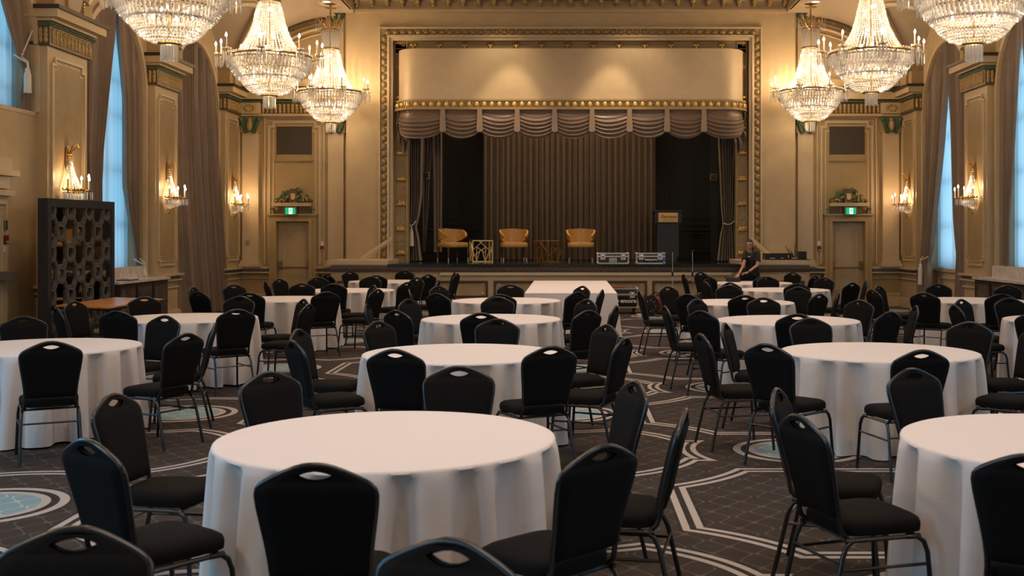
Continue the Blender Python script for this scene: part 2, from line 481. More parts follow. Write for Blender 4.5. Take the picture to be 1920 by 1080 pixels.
for side, X, sg in (('left', XL, 1), ('right', XR, -1)):
    # sg: direction into the room
    Xb = X - .17 * sg                       # bay wall plane
    m = MB()
    for k, (c, r) in enumerate(BAYS):
        ya = PIL[k][0] + .8 if k == 0 else PIL[k - 1][1] - .02
        yb = PIL[k][0] + .02
        if k == 0: ya = -4
        zs = SILL
        if side == 'left' and k == 4: zs = 3.55
        if k == 6: zs = 0.02
        w = archwall(Xb, Xb - .45 * sg, ya, yb, c, r, zs, ARZ, 7.0)
        m.add(w.v, w.f)
    struct(m.build('wall_' + side, 'cream'))
    # pilasters
    for k, (ya, yb) in enumerate(PIL):
        last = k == len(PIL) - 1
        x0, x1 = sorted((X, X - .6 * sg))
        m = MB(); m.box(x0, x1, ya, yb, 0, 4.56)
        p = struct(m.build(tn(), 'cream'))
        fn = lambda u, v, d: (X + d * sg, u, v)
        m = MB()
        moulding_rect(m, fn, ya + .13, yb - .13, 1.12, 4.40, ears=.10, ear_bot=True)
        m.build('panel_moulding', 'cream_trim', p)
        m = MB(); xx = sorted((X, X + .006 * sg)); m.box(xx[0], xx[1], ya + .17, yb - .17, 1.16, 4.36)
        m.build('panel', 'tan_panel', p)
        # dado: cap, inset band, lower cap, base
        m = MB()
        for (z0, z1, t) in ((.90, .94, .10), (.80, .83, .07), (0, .20, .05), (.20, .23, .03), (.66, .69, .03)):
            xx = sorted((X - .3 * sg, X + t * sg)); m.box(xx[0], xx[1], ya - t, yb + (0 if last else t), z0, z1)
        m.build('dado_rail', 'cream_trim', p)
        m = MB(); xx = sorted((X, X + .04 * sg)); m.box(xx[0], xx[1], ya - .03, yb + (0 if last else .03), .83, .90)
        m.build('dado_band', 'grey_band', p)
        # capital frieze
        ov = .06
        m = MB(); xx = sorted((X - .5 * sg, X + ov * sg)); m.box(xx[0], xx[1], ya - ov, yb + (0 if last else ov), 4.56, 4.92)
        fr = m.build('frieze', 'dark_relief', p)
        m = MB(); nl = 11
        for i in range(nl):
            y = ya - .02 + (yb - ya + .04) * (i + .5) / nl
            for q, (zz, rz_, ry_) in enumerate(((4.64, .05, .034), (4.71, .05, .042), (4.78, .045, .036))):
                m.ell((X + (ov + .0) * sg, y, zz), .028, ry_, rz_, 6, 4)
            m.bar((X + (ov + .01) * sg, y + .05, 4.60), (X + (ov + .01) * sg, y + .05, 4.83), .012)
        for i in range(2):
            for q, zz in enumerate((4.64, 4.71, 4.78)):
                m.ell((X - (.0 - .0) * sg + (.0 - .08 * i - .0) * sg, ya - ov, zz), .035, .026, .05, 6, 4)
        m.build('acanthus', 'gold_relief', fr)
        m = MB(); xx = sorted((X - .5 * sg, X + .09 * sg)); m.box(xx[0], xx[1], ya - .09, yb + (0 if last else .09), 4.85, 4.90)
        for i in range(34):
            y = ya - .09 + (yb - ya + .18) * (i + .5) / 34
            if last and y > yb: continue
            m.octa((X + .10 * sg, y, 4.875), .014, .022)
        m.build('green_bead', 'green_relief', p)
        m = MB()
        for (z0, z1, t) in ((4.92, 4.96, .12), (4.96, 5.08, .24)):
            xx = sorted((X - .5 * sg, X + t * sg)); m.box(xx[0], xx[1], ya - t * .8, yb + (0 if last else t * .8), z0, z1)
        m.build('cornice', 'cream', p)
        m = MB(); xx = sorted((X - .5 * sg, X + .28 * sg)); m.box(xx[0], xx[1], ya - .23, yb + (0 if last else .23), 5.08, 5.14)
        m.build('dark_fillet', 'dark_trim', p)
        # attic block with an urn and drops
        m = MB(); xx = sorted((X - .3 * sg, X + .10 * sg)); m.box(xx[0], xx[1], ya + .02, yb - (0 if last else .02), 5.14, 5.46)
        m.box(*sorted((X - .3 * sg, X + .02 * sg)), ya + .2, yb - .2, 5.46, 6.0)
        at_ = m.build('attic_block', 'gold_wall', p)
        m = MB()
        for i in range(14):
            a = rnd.random() * 2 * pi; q = rnd.random()
            m.ell((X + .16 * sg, (ya + yb) / 2 + .38 * q * cos(a), 5.62 + .17 * q * sin(a)), .07, .085, .07, 6, 4)
        m.build('wreath', 'green_relief', at_)
        m = MB()
        for yy in ((ya + yb) / 2 - .28, (ya + yb) / 2 + .28):
            for q in range(4): m.ell((X + .13 * sg, yy, 5.24 + q * .05), .02, .03, .03, 6, 4)
        m.build('gilt_drop', 'gold_leaf', at_)
    # arch rims, windows
    for k, (c, r) in enumerate(BAYS):
        if k < 3: continue
        zs = 3.55 if (side == 'left' and k == 4) else SILL
        m = MB(); pts = [(c - r - .042, zs)] + [(c - (r + .042) * cos(pi * i / 24), ARZ + (r + .042) * 1.03 * sin(pi * i / 24)) for i in range(25)] + [(c + r + .042, zs)]
        for i in range(len(pts) - 1):
            a, b = pts[i], pts[i + 1]
            du, dv = b[0] - a[0], b[1] - a[1]; l = sqrt(du * du + dv * dv) or 1
            nu, nv = -dv / l * .05, du / l * .05
            m.prism([(a[0] + nu, a[1] + nv), (b[0] + nu, b[1] + nv), (b[0] - nu, b[1] - nv), (a[0] - nu, a[1] - nv)],
                    lambda u, v, d: (Xb + d * sg, u, v), -.01, .06)
        struct(m.build(tn(), 'cream_trim'))
        # window: frame and pane set back in the reveal
        n = (k - 2) * 2 - (1 if side == 'left' else 0)
        Xw = Xb - .40 * sg
        w = thing('window_%d' % n, None, None, (0, 0, 0)); struct(w)
        m = MB()
        for i in range(len(pts) - 1):
            m.bar((Xw, pts[i][0] * .96 + c * .04, pts[i][1]), (Xw, pts[i + 1][0] * .96 + c * .04, pts[i + 1][1]), .07)
        for yy in (-.45, .45): m.bar((Xw, c + yy, zs), (Xw, c + yy, ARZ + 1.25), .06)
        for zz in (zs + .03, 1.9, 2.9, 3.9, ARZ + .2):
            if zz >= zs: m.bar((Xw, c - r + .03, zz), (Xw, c + r - .03, zz), .05)
        m.build('window_frame', 'frame_white', w)
        m = MB(); xg = Xw - .03 * sg
        pp = [(p[0] * .98 + c * .02, p[1]) for p in pts]
        m.add([(xg, a, b) for a, b in pp], [tuple(range(len(pp)))])
        m.build('pane', 'pane', w)
        m = MB(); xx = sorted((Xb - .45 * sg, Xb + .12 * sg)); 
        if k == 6: xx = sorted((Xb - .45 * sg, Xb - .20 * sg))
        if zs > 3: xx = sorted((Xb - .45 * sg, Xb + .012 * sg))
        m.box(xx[0], xx[1], c - r - .0, c + r + .0, zs - .06, zs)
        if k == 6: m.box(*sorted((Xb - .45 * sg, Xb - .24 * sg)), c - r, c + r, 0, zs)
        m.build('window_sill', 'cream_trim', w)
        if k == 6:
            m = MB(); moulding_rect(m, lambda u, v, d: (Xb - .24 * sg + d * sg, u, v), c - r + .25, c + r - .25, .3, .75, w=.03); m.build('sill_moulding', 'cream_trim', w)
    # dado panels below the windows
    m = MB()
    for k in (5,):
        c, r = BAYS[k]
        moulding_rect(m, lambda u, v, d: (Xb + d * sg, u, v), c - r + .15, c + r - .15, .32, .72, w=.03)
        xx = sorted((Xb - .01 * sg, Xb + .05 * sg)); m.box(xx[0], xx[1], c - r - .1, c + r + .1, 0, .2)
    struct(m.build('baseboard_' + side, 'cream_trim'))

# vaulted cove above the walls: quarter-ellipse cove cut by cross vaults over the bays
def zc_cove(s):
    if s >= 2.23: return 5.12
    return 5.12 + (SOF - 5.12) * sqrt(max(0, 1 - (s / 2.23) ** 2))
def zc_lun(y):
    best = 0
    for c, r in BAYS:
        w = 2.0
        if abs(y - c) < w: best = max(best, 4.7 + 1.95 * sqrt(1 - ((y - c) / w) ** 2))
    return best
SOFO = 5.62
m = MB()
for sg, Xo in ((-1, XC - SX), (1, XC + SX)):
    ny = 300; ns = 22
    m.grid(lambda u, v: (Xo + sg * 2.75 * v, -4 + 30.8 * u, max(zc_cove(2.75 * v), zc_lun(-4 + 30.8 * u))), ny, ns)
# soffit beams and raised centre
for sg in (-1, 1):
    xo, xi = XC + sg * SX, XC + sg * (SX - .47)
    a, b = sorted((xo, xi)); m.box(a, b, -4, YP, SOF, SOF + .05)
    a, b = sorted((xi, xi - sg * .04)); m.box(a, b, -4, YP, SOF, 7.4)
m.box(XC - SX - .1, XC + SX + .1, -4, YP + .5, 7.38, 7.45)
struct(m.build('ceiling', 'ceiling_paint', smooth=True))
# ribs along the groins
m = MB()
for sg, Xo in ((-1, XC - SX), (1, XC + SX)):
    for c, r in BAYS[3:]:
        pts = []
        for i in range(41):
            y = c - 1.96 + 3.92 * i / 40; z = zc_lun(y)
            if z < 5.16: continue
            q = (z - 5.12) / (SOF - 5.12)
            if q >= 1: continue
            s_ = 2.23 * sqrt(1 - q * q)
            pts.append((Xo + sg * s_, y, z - .01))
        if len(pts) > 2: m.tube(pts, .075, 6)
struct(m.build(tn(), 'cream_trim', smooth=True))
# central ceiling cornice with brackets
m = MB()
for (z0, z1, d) in ((6.92, 6.99, .10), (6.99, 7.06, .05), (7.20, 7.26, .34), (7.26, 7.38, .42)):
    m.box(XC - 5.10, XC + 5.10, YP - d, YP, z0, z1)
tr = struct(m.build(tn(), 'cream'))
m = MB()
for i in range(29):
    x = XC - 5.0 + i * 10.0 / 28
    m.box(x - .045, x + .045, YP - .26, YP, 7.10, 7.20); m.ell((x, YP - .10, 7.09), .04, .09, .045, 8, 5)
    m.ell((x, YP - .25, 7.16), .045, .04, .05, 8, 5)
m.build('bracket', 'gold_relief', tr); tag(bpy.data.objects['bracket'], kind='stuff')
for sg in (-1, 1):
    m = MB(); x = XC + sg * 5.10
    for (z0, z1, d) in ((6.92, 7.0, .06), (7.2, 7.28, .3), (7.28, 7.38, .38)):
        a, b = sorted((x, x - sg * d)); m.box(a, b, -4, YP - .4, z0, z1)
    struct(m.build(tn(), 'cream'))
# rear wall, behind the camera
m = MB(); m.box(-9.5, 9.6, -4.2, -4, 0, 7.45); struct(m.build('wall_rear', 'cream'))

# ------------------------------------------------------------------ stage wall with the proscenium opening
def Xp(px): return ax(px, YP)
def Zp(py): return az(py, YP)
ox0, ox1, oz1 = Xp(737), Xp(1405), Zp(75)
x0, x1 = Xp(649), Xp(1491)
m = MB()
m.box(x0, ox0, YP, YP + .5, 0, 7.3); m.box(ox1, x1, YP, YP + .5, 0, 7.3); m.box(ox0, ox1, YP, YP + .5, oz1, 7.3)
struct(m.build('wall_stage', 'cream'))
fr = thing('trim_90', None, None); struct(fr)
m = MB()
def frame_ring(m, a0, a1, zt, w, d0, d1, zb=1.12):
    m.box(a0 - w, a0, YP - d1, YP - d0, zb, zt + w); m.box(a1, a1 + w, YP - d1, YP - d0, zb, zt + w)
    m.box(a0, a1, YP - d1, YP - d0, zt, zt + w)
frame_ring(m, Xp(714), Xp(1425), Zp(55), .04, 0, .09)
frame_ring(m, Xp(731), Xp(1409), Zp(71), .05, 0, .10)
frame_ring(m, Xp(737), Xp(1404), Zp(76.5), .07, 0, .05)
m.build('frame_moulding', 'cream_trim', fr)
m = MB(); frame_ring(m, Xp(726.5), Xp(1413), Zp(67), .15, 0, .04); m.build('frame_band', 'gold_relief', fr)
m = MB()
ex0, ex1, ez = (Xp(714) + Xp(727)) / 2, (Xp(1425) + Xp(1413)) / 2, (Zp(55) + Zp(67)) / 2
def egg(m, x, z, hor):
    a, b = (.080, .068) if hor else (.068, .080)
    m.ell((x, YP - .05, z), a, .05, b, 8, 5)
n = 48
for i in range(n): egg(m, ex0 + (ex1 - ex0) * (i + .5) / n, ez, True)
n = 29
for i in range(n):
    z = 1.15 + (ez - 1.2) * (i + .5) / n
    egg(m, ex0, z, False); egg(m, ex1, z, False)
tag(m.build('egg_and_dart', 'egg', fr, smooth=True), kind='stuff')
m = MB()
for i in range(47):
    x = ex0 + (ex1 - ex0) * (i + 1) / 48
    for s_ in (-1, 1): m.bar((x + s_ * .002, YP - .05, ez - .05), (x + s_ * .035, YP - .05, ez + .06), .012)
for i in range(28):
    z = 1.15 + (ez - 1.2) * (i + 1) / 29
    for ex, d in ((ex0, 1), (ex1, -1)):
        for s_ in (-1, 1): m.bar((ex - d * .06, YP - .05, z + s_ * .002), (ex + d * .06, YP - .05, z + s_ * .04), .012)
tag(m.build('dart', 'dark_relief', fr), kind='stuff')
# reveal inside the frame: panelled tan band with gilt leaf clasps
rv = thing('trim_91', None, None); struct(rv)
m = MB()
for a, b in ((ox0 - .02, Xp(763)), (Xp(1383), ox1 + .02)): m.box(a, b, YP + .20, YP + .45, 1.06, oz1)
m.box(ox0, ox1, YP + .20, YP + .45, Zp(97), oz1 + .05)
m.build('reveal_band', 'tan_panel', rv)
m = MB()
for a, b in ((Xp(739), Xp(761)), (Xp(1385), Xp(1403))):
    for i in range(30):
        z = 1.2 + i * .175
        m.box(a, b, YP + .185, YP + .21, z, z + .012)
        m.box(b - .12, b - .05, YP + .17, YP + .21, z + .07, z + .10)
for a in (Xp(738), Xp(761), Xp(1384), Xp(1402)): m.box(a - .015, a + .015, YP + .16, YP + .21, 1.06, oz1)
m.build('reveal_fillet', 'gold_wall', rv)
m = MB()
for i, py in enumerate((76.5, 123, 181, 238.5, 286, 335, 382, 430, 475)):
    for a, b in ((Xp(739), Xp(760)), (Xp(1385), Xp(1403))):
        cxx = (a + b) / 2; z = Zp(py)
        for q in range(9):
            t = (q - 4) / 4
            m.ell((cxx + t * .10, YP + .175, z + (.03 if q % 2 else -.02)), .030, .03, .05 - .012 * abs(t), 6, 4)
        m.ell((cxx, YP + .165, z), .13, .03, .045, 8, 5)
for i in range(13):
    x = Xp(773) + i * (48.55 * YP / F)
    m.ell((x, YP + .175, Zp(84)), .05, .04, .10, 6, 5)
    for s_ in (-1, 1): m.ell((x + s_ * .05, YP + .175, Zp(81)), .04, .03, .05, 6, 4)
tag(m.build('leaf_clasp', 'gold_leaf', rv), kind='stuff')

# ------------------------------------------------------------------ door walls either side
def DX(px): return ax(px, YD)
def DZ(py): return az(py, YD)
mir = lambda x: 2 * XC - x
fnD = lambda u, v, d: (u, YD - d, v)
dn = 0
for sg in (-1, 1):
    T = (lambda x: x) if sg < 0 else mir
    def bx(m, xa, xb, d0, d1, z0, z1):
        a, b = sorted((T(xa), T(xb))); return m.box(a, b, YD - d1, YD - d0, z0, z1)
    xd0, xd1 = DX(519), DX(582)
    m = MB(); a = -9.2; b = DX(652)
    bx(m, a, xd0, -.3, 0, 0, 7.2); bx(m, xd1, b, -.3, 0, 0, 7.2); bx(m, xd0, xd1, -.3, 0, DZ(415), 7.2)
    struct(m.build('wall_door_side_' + ('left' if sg < 0 else 'right'), 'gold_wall'))
    # flat pilasters by the corner and by the stage wall
    for (pa, pb) in ((457, 487), (617, 646)):
        p = struct(thing(tn(), None, None))
        m = MB(); bx(m, DX(pa), DX(pb), 0, .12, 1.1, DZ(248)); m.build('shaft', 'cream_trim', p)
        m = MB(); bx(m, DX(pa - 3), DX(pb + 3), 0, .18, DZ(494), 1.1); bx(m, DX(pa - 5), DX(pb + 5), 0, .22, .95, DZ(494)); m.build('plinth', 'cream_trim', p)
        m = MB(); bx(m, DX(pa - 3), DX(pb + 3), 0, .14, DZ(250), DZ(221))
        cap = m.build('capital', 'gold_wall', p)
        m = MB(); xc_ = (DX(pa) + DX(pb)) / 2
        for s_ in (-1, 1):
            for q in range(8):
                t = q / 7; m.ell((T(xc_ + s_ * (.10 + .11 * t)), YD - .17, DZ(247) + .30 * t - .02), .05, .05, .045, 6, 4)
            m.ell((T(xc_ + s_ * .21), YD - .18, DZ(225)), .06, .05, .06, 8, 5)
        m.prism([(-.15, DZ(248)), (.15, DZ(248)), (.17, DZ(238)), (.23, DZ(226)), (.23, DZ(222)), (-.23, DZ(222)), (-.23, DZ(226)), (-.17, DZ(238))], lambda u, v, d: (T(xc_) + u, YD - d, v), .10, .165)
        m.build('volute', 'green_relief', cap)
        m = MB(); m.ell((T(xc_), YD - .19, DZ(236)), .075, .06, .14, 8, 6); m.ell((T(xc_), YD - .18, DZ(226)), .05, .05, .05, 8, 6)
        m.build('mask', 'gold_relief', cap)
        m = MB(); bx(m, DX(pa - 4), DX(pb + 4), 0, .18, DZ(214), DZ(194)); ep = m.build('entablature_block', 'cream', p)
        m = MB()
        for q in range(9):
            aa = q * 2 * pi / 9; m.ell((T(xc_ + .11 * cos(aa)), YD - .19, DZ(204) + .07 * sin(aa)), .035, .02, .03, 6, 4)
        m.build('medallion', 'gold_relief', ep)
        # upper pilaster to the soffit
        m = MB(); bx(m, DX(pa + 1), DX(pb), 0, .10, DZ(158), DZ(28) if pa > 600 else 5.9)
        m.build('upper_shaft', 'cream', p)
        if pa > 600:
            m = MB()
            for s_ in (-1, 1):
                for q in range(6): m.ell((T(xc_ + s_ * (.08 + .10 * (q / 5))), YD - .14, DZ(48) + .24 * q / 5), .05, .04, .05, 6, 4)
            m.ell((T(xc_), YD - .14, DZ(38)), .045, .04, .14, 8, 5)
            m.build('upper_capital', 'green_relief', p)
    # frieze between pilasters, cornice
    p = struct(thing(tn(), None, None))
    m = MB(); bx(m, DX(487), DX(650), 0, .08, DZ(214), DZ(192)); m.build('frieze', 'dark_relief', p)
    m = MB()
    for i in range(20):
        x = DX(491) + (DX(648) - DX(491)) * (i + .5) / 20
        for q in range(3): m.ell((T(x), YD - .09, DZ(210) + q * .07), .035, .022, .045, 6, 4)
    m.build('acanthus', 'gold_relief', p)
    m = MB(); bx(m, DX(452), DX(650), 0, .16, DZ(193), DZ(190)); m.build('green_bead', 'green_relief', p)
    m = MB(); bx(m, DX(440), DX(650), 0, .26, DZ(188), DZ(174)); bx(m, DX(452), DX(650), 0, .12, DZ(219), DZ(214)); bx(m, DX(452), DX(650), 0, .14, DZ(165), DZ(150))
    m.build('cornice', 'cream', p)
    m = MB(); bx(m, DX(440), DX(650), 0, .34, DZ(174), DZ(165)); m.build('dark_fillet', 'dark_trim', p)
    # lunette moulding following the cove
    m = MB(); pts = []
    for i in range(15):
        s_ = 2.1 - 1.75 * i / 14
        pts.append((T(XC - SX - s_ + .12), YD - .03, zc_cove(s_) - .22))
    m.tube(pts, .035, 6); m.tube([(p_[0], p_[1], p_[2] - .14) for p_ in pts], .02, 6)
    m.tube([(T(DX(605)), YD - .03, pts[-1][2]), (T(DX(605)), YD - .03, DZ(160))], .03, 6)
    m.build('lunette_moulding', 'cream_trim', p)
    m = MB(); pts = []
    for i in range(22):
        s_ = 2.1 - 1.7 * i / 21
        m.ell((T(XC - SX - s_ + .02), YD - .06, zc_cove(s_) - .05), .12, .07, .075, 6, 4)
    m.build('laurel_band', 'dark_relief', p)
    # tall panel frame round the dark window and the crest
    p = struct(thing(tn(), None, None))
    m = MB()
    a_, b_ = sorted((T(DX(505)), T(DX(600)))); moulding_rect(m, fnD, a_, b_, 1.02, DZ(229), w=.05, ears=.11, openb=True)
    a_, b_ = sorted((T(DX(497)), T(DX(608)))); moulding_rect(m, fnD, a_, b_, 1.02, DZ(221), w=.03, openb=True)
    m.build('panel_moulding', 'cream_trim', p)
    m = MB(); bx(m, DX(519), DX(585), 0, .02, DZ(290), DZ(237)); m.build('dark_screen', 'dark_glass', p)
    m = MB(); bx(m, DX(519), DX(585), 0, .03, DZ(300), DZ(290)); bx(m, DX(517), DX(587), 0, .05, DZ(302), DZ(300)); m.build('screen_sill', 'tan_panel', p)
    # dado strip
    p = struct(thing(tn(), None, None))
    for (xa, xb) in ((452, 506), (594, 650)):
        m = MB()
        for (z0, z1, d) in ((.905, .945, .14), (.795, .825, .12), (.66, .675, .05), (0, .28, .03), (.28, .31, .05)): bx(m, DX(xa), DX(xb), 0, d, z0, z1)
        m.build('dado_rail', 'cream_trim', p)
        m = MB(); bx(m, DX(xa + 2), DX(xb - 2), 0, .09, .825, .905); m.build('dado_band', 'grey_band', p)
    # door
    dn += 1
    d = struct(thing('door_%d' % dn, None, None))
    m = MB(); bx(m, DX(506), xd0, 0, .10, 0, DZ(404)); bx(m, xd1, DX(595), 0, .10, 0, DZ(404)); bx(m, xd0, xd1, 0, .10, DZ(415), DZ(404))
    bx(m, DX(514), xd0 + .012, -.14, .13, 0.002, DZ(415)); bx(m, xd1 - .012, DX(587), -.14, .13, 0.002, DZ(415)); bx(m, DX(514), DX(587), -.01, .13, DZ(415), DZ(411))
    bx(m, DX(504), DX(597), 0, .15, DZ(404), DZ(401.5))
    m.build('door_frame', 'gold_wall', d)
    m = MB(); bx(m, xd0 + .005, xd1 - .005, -.19, -.12, 0.004, DZ(415) + .01); leaf = m.build('door_leaf', 'door_paint', d)
    m = MB(); a_, b_ = sorted((T(DX(531)), T(DX(571))))
    moulding_rect(m, lambda u, v, dd: (u, YD + .12 - dd, v), a_, b_, .28, DZ(427), w=.025, t=.02, ears=.12, ear_bot=True)
    m.build('leaf_moulding', 'cream_trim', leaf)
    m = MB(); m.tube([(T(DX(524)), YD + .03, DZ(501.5)), (T(DX(577)), YD + .03, DZ(501.5))], .018, 8)
    pb = m.build('push_bar', 'old_brass', d)
    for q in (524, 576):
        m = MB(); m.obox((T(DX(q)), YD + .075, DZ(497)), (.06, .09, .18)); m.build('bar_bracket', 'old_brass', d)
    # over-door shelf with brackets
    m = MB(); bx(m, DX(514), DX(587), 0, .22, DZ(387), DZ(380.5)); sh = m.build('door_shelf', 'cream', d)
    for q in (511, 590):
        m = MB(); s_ = 1 if q < 540 else -1
        m.tube([(T(DX(q - 2 * s_)), YD - .10, DZ(392)), (T(DX(q + 4 * s_)), YD - .12, DZ(391)), (T(DX(q + 6 * s_)), YD - .08, DZ(400))], .03, 6)
        m.build('scroll_bracket', 'green_relief', sh)
    m = MB()
    for q in range(9): bx(m, DX(521 + q * 1.7), DX(521.8 + q * 1.7), 0, .04, DZ(400), DZ(391)); bx(m, DX(566 + q * 1.7), DX(566.8 + q * 1.7), 0, .04, DZ(400), DZ(391))
    m.build('fluting', 'tan_panel', sh)
    # crest: shield with fruit and leaves resting on the shelf
    side = 'left' if sg < 0 else 'right'
    cr = thing('crest', 'painted plaster crest with pale shield and fruit garland above the %s exit door' % side, 'crest', (T(DX(552)), YD - .10, DZ(380.5)))
    m = MB(); rr = random.Random(3)
    for q in range(60):
        t = rr.uniform(-1, 1); h = .33 * (1 - abs(t) ** 1.5) * rr.random()
        if abs(t) < .2: continue
        m.ell((t * .43, -.01, .04 + h), .052, .05, .040, 6, 4, Matrix.Rotation(rr.random() * 3, 3, 'Y'))
    m.build('leaves', 'green_relief', cr)
    m = MB()
    for q in range(26):
        t = rr.uniform(-1, 1); h = .28 * (1 - abs(t) ** 1.5) * rr.random()
        if abs(t) < .22: continue
        m.ell((t * .40, -.045, .04 + h), .03, .035, .03, 6, 4)
    tag(m.build('fruit', 'gold_relief', cr), kind='stuff')
    m = MB(); m.obox((0, 0, .15), (.20, .10, .28)); m.obox((0, -.01, .31), (.15, .10, .05)); m.ell((0, -.02, .0), .12, .06, .05, 8, 5)
    m.build('cartouche', 'dark_relief', cr)
    m = MB(); m.prism([(-.05, .22), (.06, .22), (.06, .12), (.045, .085), (.0, .07), (-.04, .09)], lambda a, b, t: (a, t, b), -.075, -.05)
    m.build('shield', 'cream_trim', cr)
    # exit sign
    ex = thing('exit_sign', 'green running man exit sign in a grey box above the %s door' % side, 'exit sign', (T(DX(548.5)), YD - .17, DZ(396)))
    m = MB(); m.box(-.155, .155, -.035, .17, -.11, .105); m.build('sign_box', 'white_plastic' if 0 else 'grey_band', ex)
    m = MB(); m.box(-.118, .118, -.045, -.034, -.078, .078); fc = m.build('sign_face', 'sign_green', ex)
    m = MB(); m.box(-.035, .048, -.05, -.044, -.070, .070); m.build('sign_doorway', 'sign_white', fc)
    m = MB(); y = -.054
    def st(a, b, w=.014): m.bar((a[0], y, a[1]), (b[0], y, b[1]), w, .006)
    m.ell((.010, y, .052), .010, .004, .010, 8, 5)
    st((.006, .038), (-.002, .002), .018); st((-.002, .002), (.020, -.018)); st((.020, -.018), (.010, -.048))
    st((-.002, .002), (-.020, -.022)); st((-.020, -.022), (-.036, -.026)); st((.006, .032), (.028, .014)); st((.028, .014), (.034, .026)); st((.006, .032), (-.018, .024)); st((-.018, .024), (-.022, .006))
    m.build('running_figure', 'sign_dark', fc)
    # pull station and strobe by the door
    fa = thing('fire_alarm', 'red fire alarm pull station with white strobe right beside the %s exit door' % side, 'fire alarm', (T(DX(604.5)), YD, DZ(461)))
    m = MB(); m.box(-.045, .045, -.05, 0, -.115, .0); m.build('pull_station', 'alarm_red', fa)
    m = MB(); m.box(-.04, .04, -.025, 0, .0, .11); m.build('instruction_plate', 'white_plastic', fa)
    m = MB(); m.box(-.03, .03, -.056, -.049, -.105, -.09); m.build('pull_handle', 'white_plastic', fa)
m = MB(); m.box(-.045, .045, -.03, 0, -.055, .055); m.box(-.03, .03, -.04, -.03, -.02, .035)
o = tag(m.build('wall_thermostat', 'aluminium', loc=(DX(467), YD - .12, DZ(453))), 'small silver thermostat plate on the cream pilaster left of the exit door', 'thermostat')

# ------------------------------------------------------------------ stage
YS = 24.8
def SXx(px): return ax(px, YS)
def SZ(py): return az(py, YS)
sx0, sx1 = SXx(620.5), SXx(1517.5)
st = thing('stage', 'raised stage with cream panelled front and carved brown trim across the hall end', 'stage', (XC, YS, 0))
def rel(m): 
    m.v = [(x - XC, y - YS, z) for x, y, z in m.v]; return m
m = MB(); m.box(sx0, sx1, YS, YD - .5, 0, 1.03); rel(m).build('front_wall', 'cream', st)
m = MB(); m.box(SXx(727), SXx(1388), YS - .06, YP, 1.0, ZS); m.box(SXx(735), SXx(1380), YP, YP + .5, 1.0, ZS); m.box(-5.2, 5.3, YP + .45, 31, 1.0, ZS)
rel(m).build('stage_floor', 'stage_black', st)
for a, b in ((620, 728), (1387, 1518)):
    m = MB(); m.box(SXx(a) - .02, SXx(b), YS - .08, YP, SZ(496), SZ(488)); m.box(SXx(a), SXx(b), YS - .04, YP, SZ(498), SZ(496)); rel(m).build('side_ledge', 'cream_trim', st)
m = MB(); m.box(sx0, sx1, YS - .03, YS, SZ(503), SZ(497.5)); rel(m).build('fascia', 'grey_band', st)
m = MB(); m.box(sx0, sx1, YS - .05, YS, SZ(509), SZ(503))
cb = rel(m).build('carved_band', 'dark_wood', st)
m = MB(); n = 190
for i in range(n):
    x = sx0 + (sx1 - sx0) * (i + .5) / n
    m.ell((x, YS - .055, SZ(506) + (.012 if i % 2 else -.012)), .030, .018, .014, 6, 4)
rel(m).build('carving', 'dark_relief', cb)
m = MB(); m.box(SXx(824), SXx(1372), YS - .05, YS, SZ(516), SZ(511)); m.box(SXx(824), SXx(825), YS - .05, YS, SZ(556), SZ(511))
m.box(sx0, sx1, YS - .04, YS, SZ(565), SZ(562)); m.box(sx0, sx1, YS - .02, YS, SZ(568), SZ(565)); rel(m).build('ledge_moulding', 'cream_trim', st)
m = MB(); m.box(sx0, sx1, YS - .025, YS, 0, SZ(568)); rel(m).build('skirting', 'tan_panel', st)
for a, b in ((632, 915), (926, 1213), (1223, 1508)):
    m = MB(); xa, xb, za, zb = SXx(a), SXx(b), SZ(558), SZ(526.5); w = .045
    m.box(xa, xb, YS - .04, YS, za, za + w); m.box(xa, xb, YS - .04, YS, zb - w, zb); m.box(xa, xa + w, YS - .04, YS, za + w, zb - w); m.box(xb - w, xb, YS - .04, YS, za + w, zb - w)
    f_ = rel(m).build('panel_frame', 'dark_wood', st)
    m = MB(); m.box(xa + w, xb - w, YS - .012, YS, za + w, zb - w); rel(m).build('front_panel', 'tan_panel', st)
    m = MB()
    for xx in (xa + .12, xb - .12):
        for zz in (za + .09, zb - .09): m.ell((xx, YS - .02, zz), .025, .01, .025, 8, 4)
    rel(m).build('corner_rosette', 'cream_trim', f_)
# stage handrails
for (a, b, lab) in (((735, 446, 26.0), (674, 489, 25.6), 'left'), ((1408, 446, 26.0), (1452, 479, 25.6), 'right')):
    m = MB(); A, B = at(*a), at(*b)
    if lab == 'right': B = Vector((B.x, B.y, 1.14)) + (B - A) * .0; 
    B.z = max(B.z, 1.145)
    m.bar(A, B, .045, .06); m.bar(A - Vector((0, 0, .06)), B - Vector((0, 0, .06)), .02, .02)
    tag(m.build('handrail', 'cream_trim'), 'pale sloping handrail on the %s side of the stage wall' % lab, 'handrail')

# stage house: dark panelled walls
YB = 30.6
m = MB()
m.box(-5.3, 5.4, YB, YB + .1, 1.0, 6.9)
for x in (-5.3, 5.3): m.box(x, x + .1, YP + .5, YB, 1.0, 6.9)
m.box(-5.3, 5.4, YP + .5, YB, 6.8, 6.9)
wm = struct(m.build('wall_stage_back', 'dark_wall'))
m = MB(); fb = lambda u, v, d: (u, YB - d, v)
for a, b in ((-4.6, -2.6), (2.6, 4.6)):
    moulding_rect(m, fb, a + .2, b - .2, 2.0, 5.6, w=.08, t=.04); moulding_rect(m, fb, a + .2, b - .2, 1.25, 1.75, w=.05, t=.03)
    m.box(a - .4, b + .4, YB - .06, YB, 1.82, 1.92)
m.build('wall_panelling', 'dark_wall', wm)
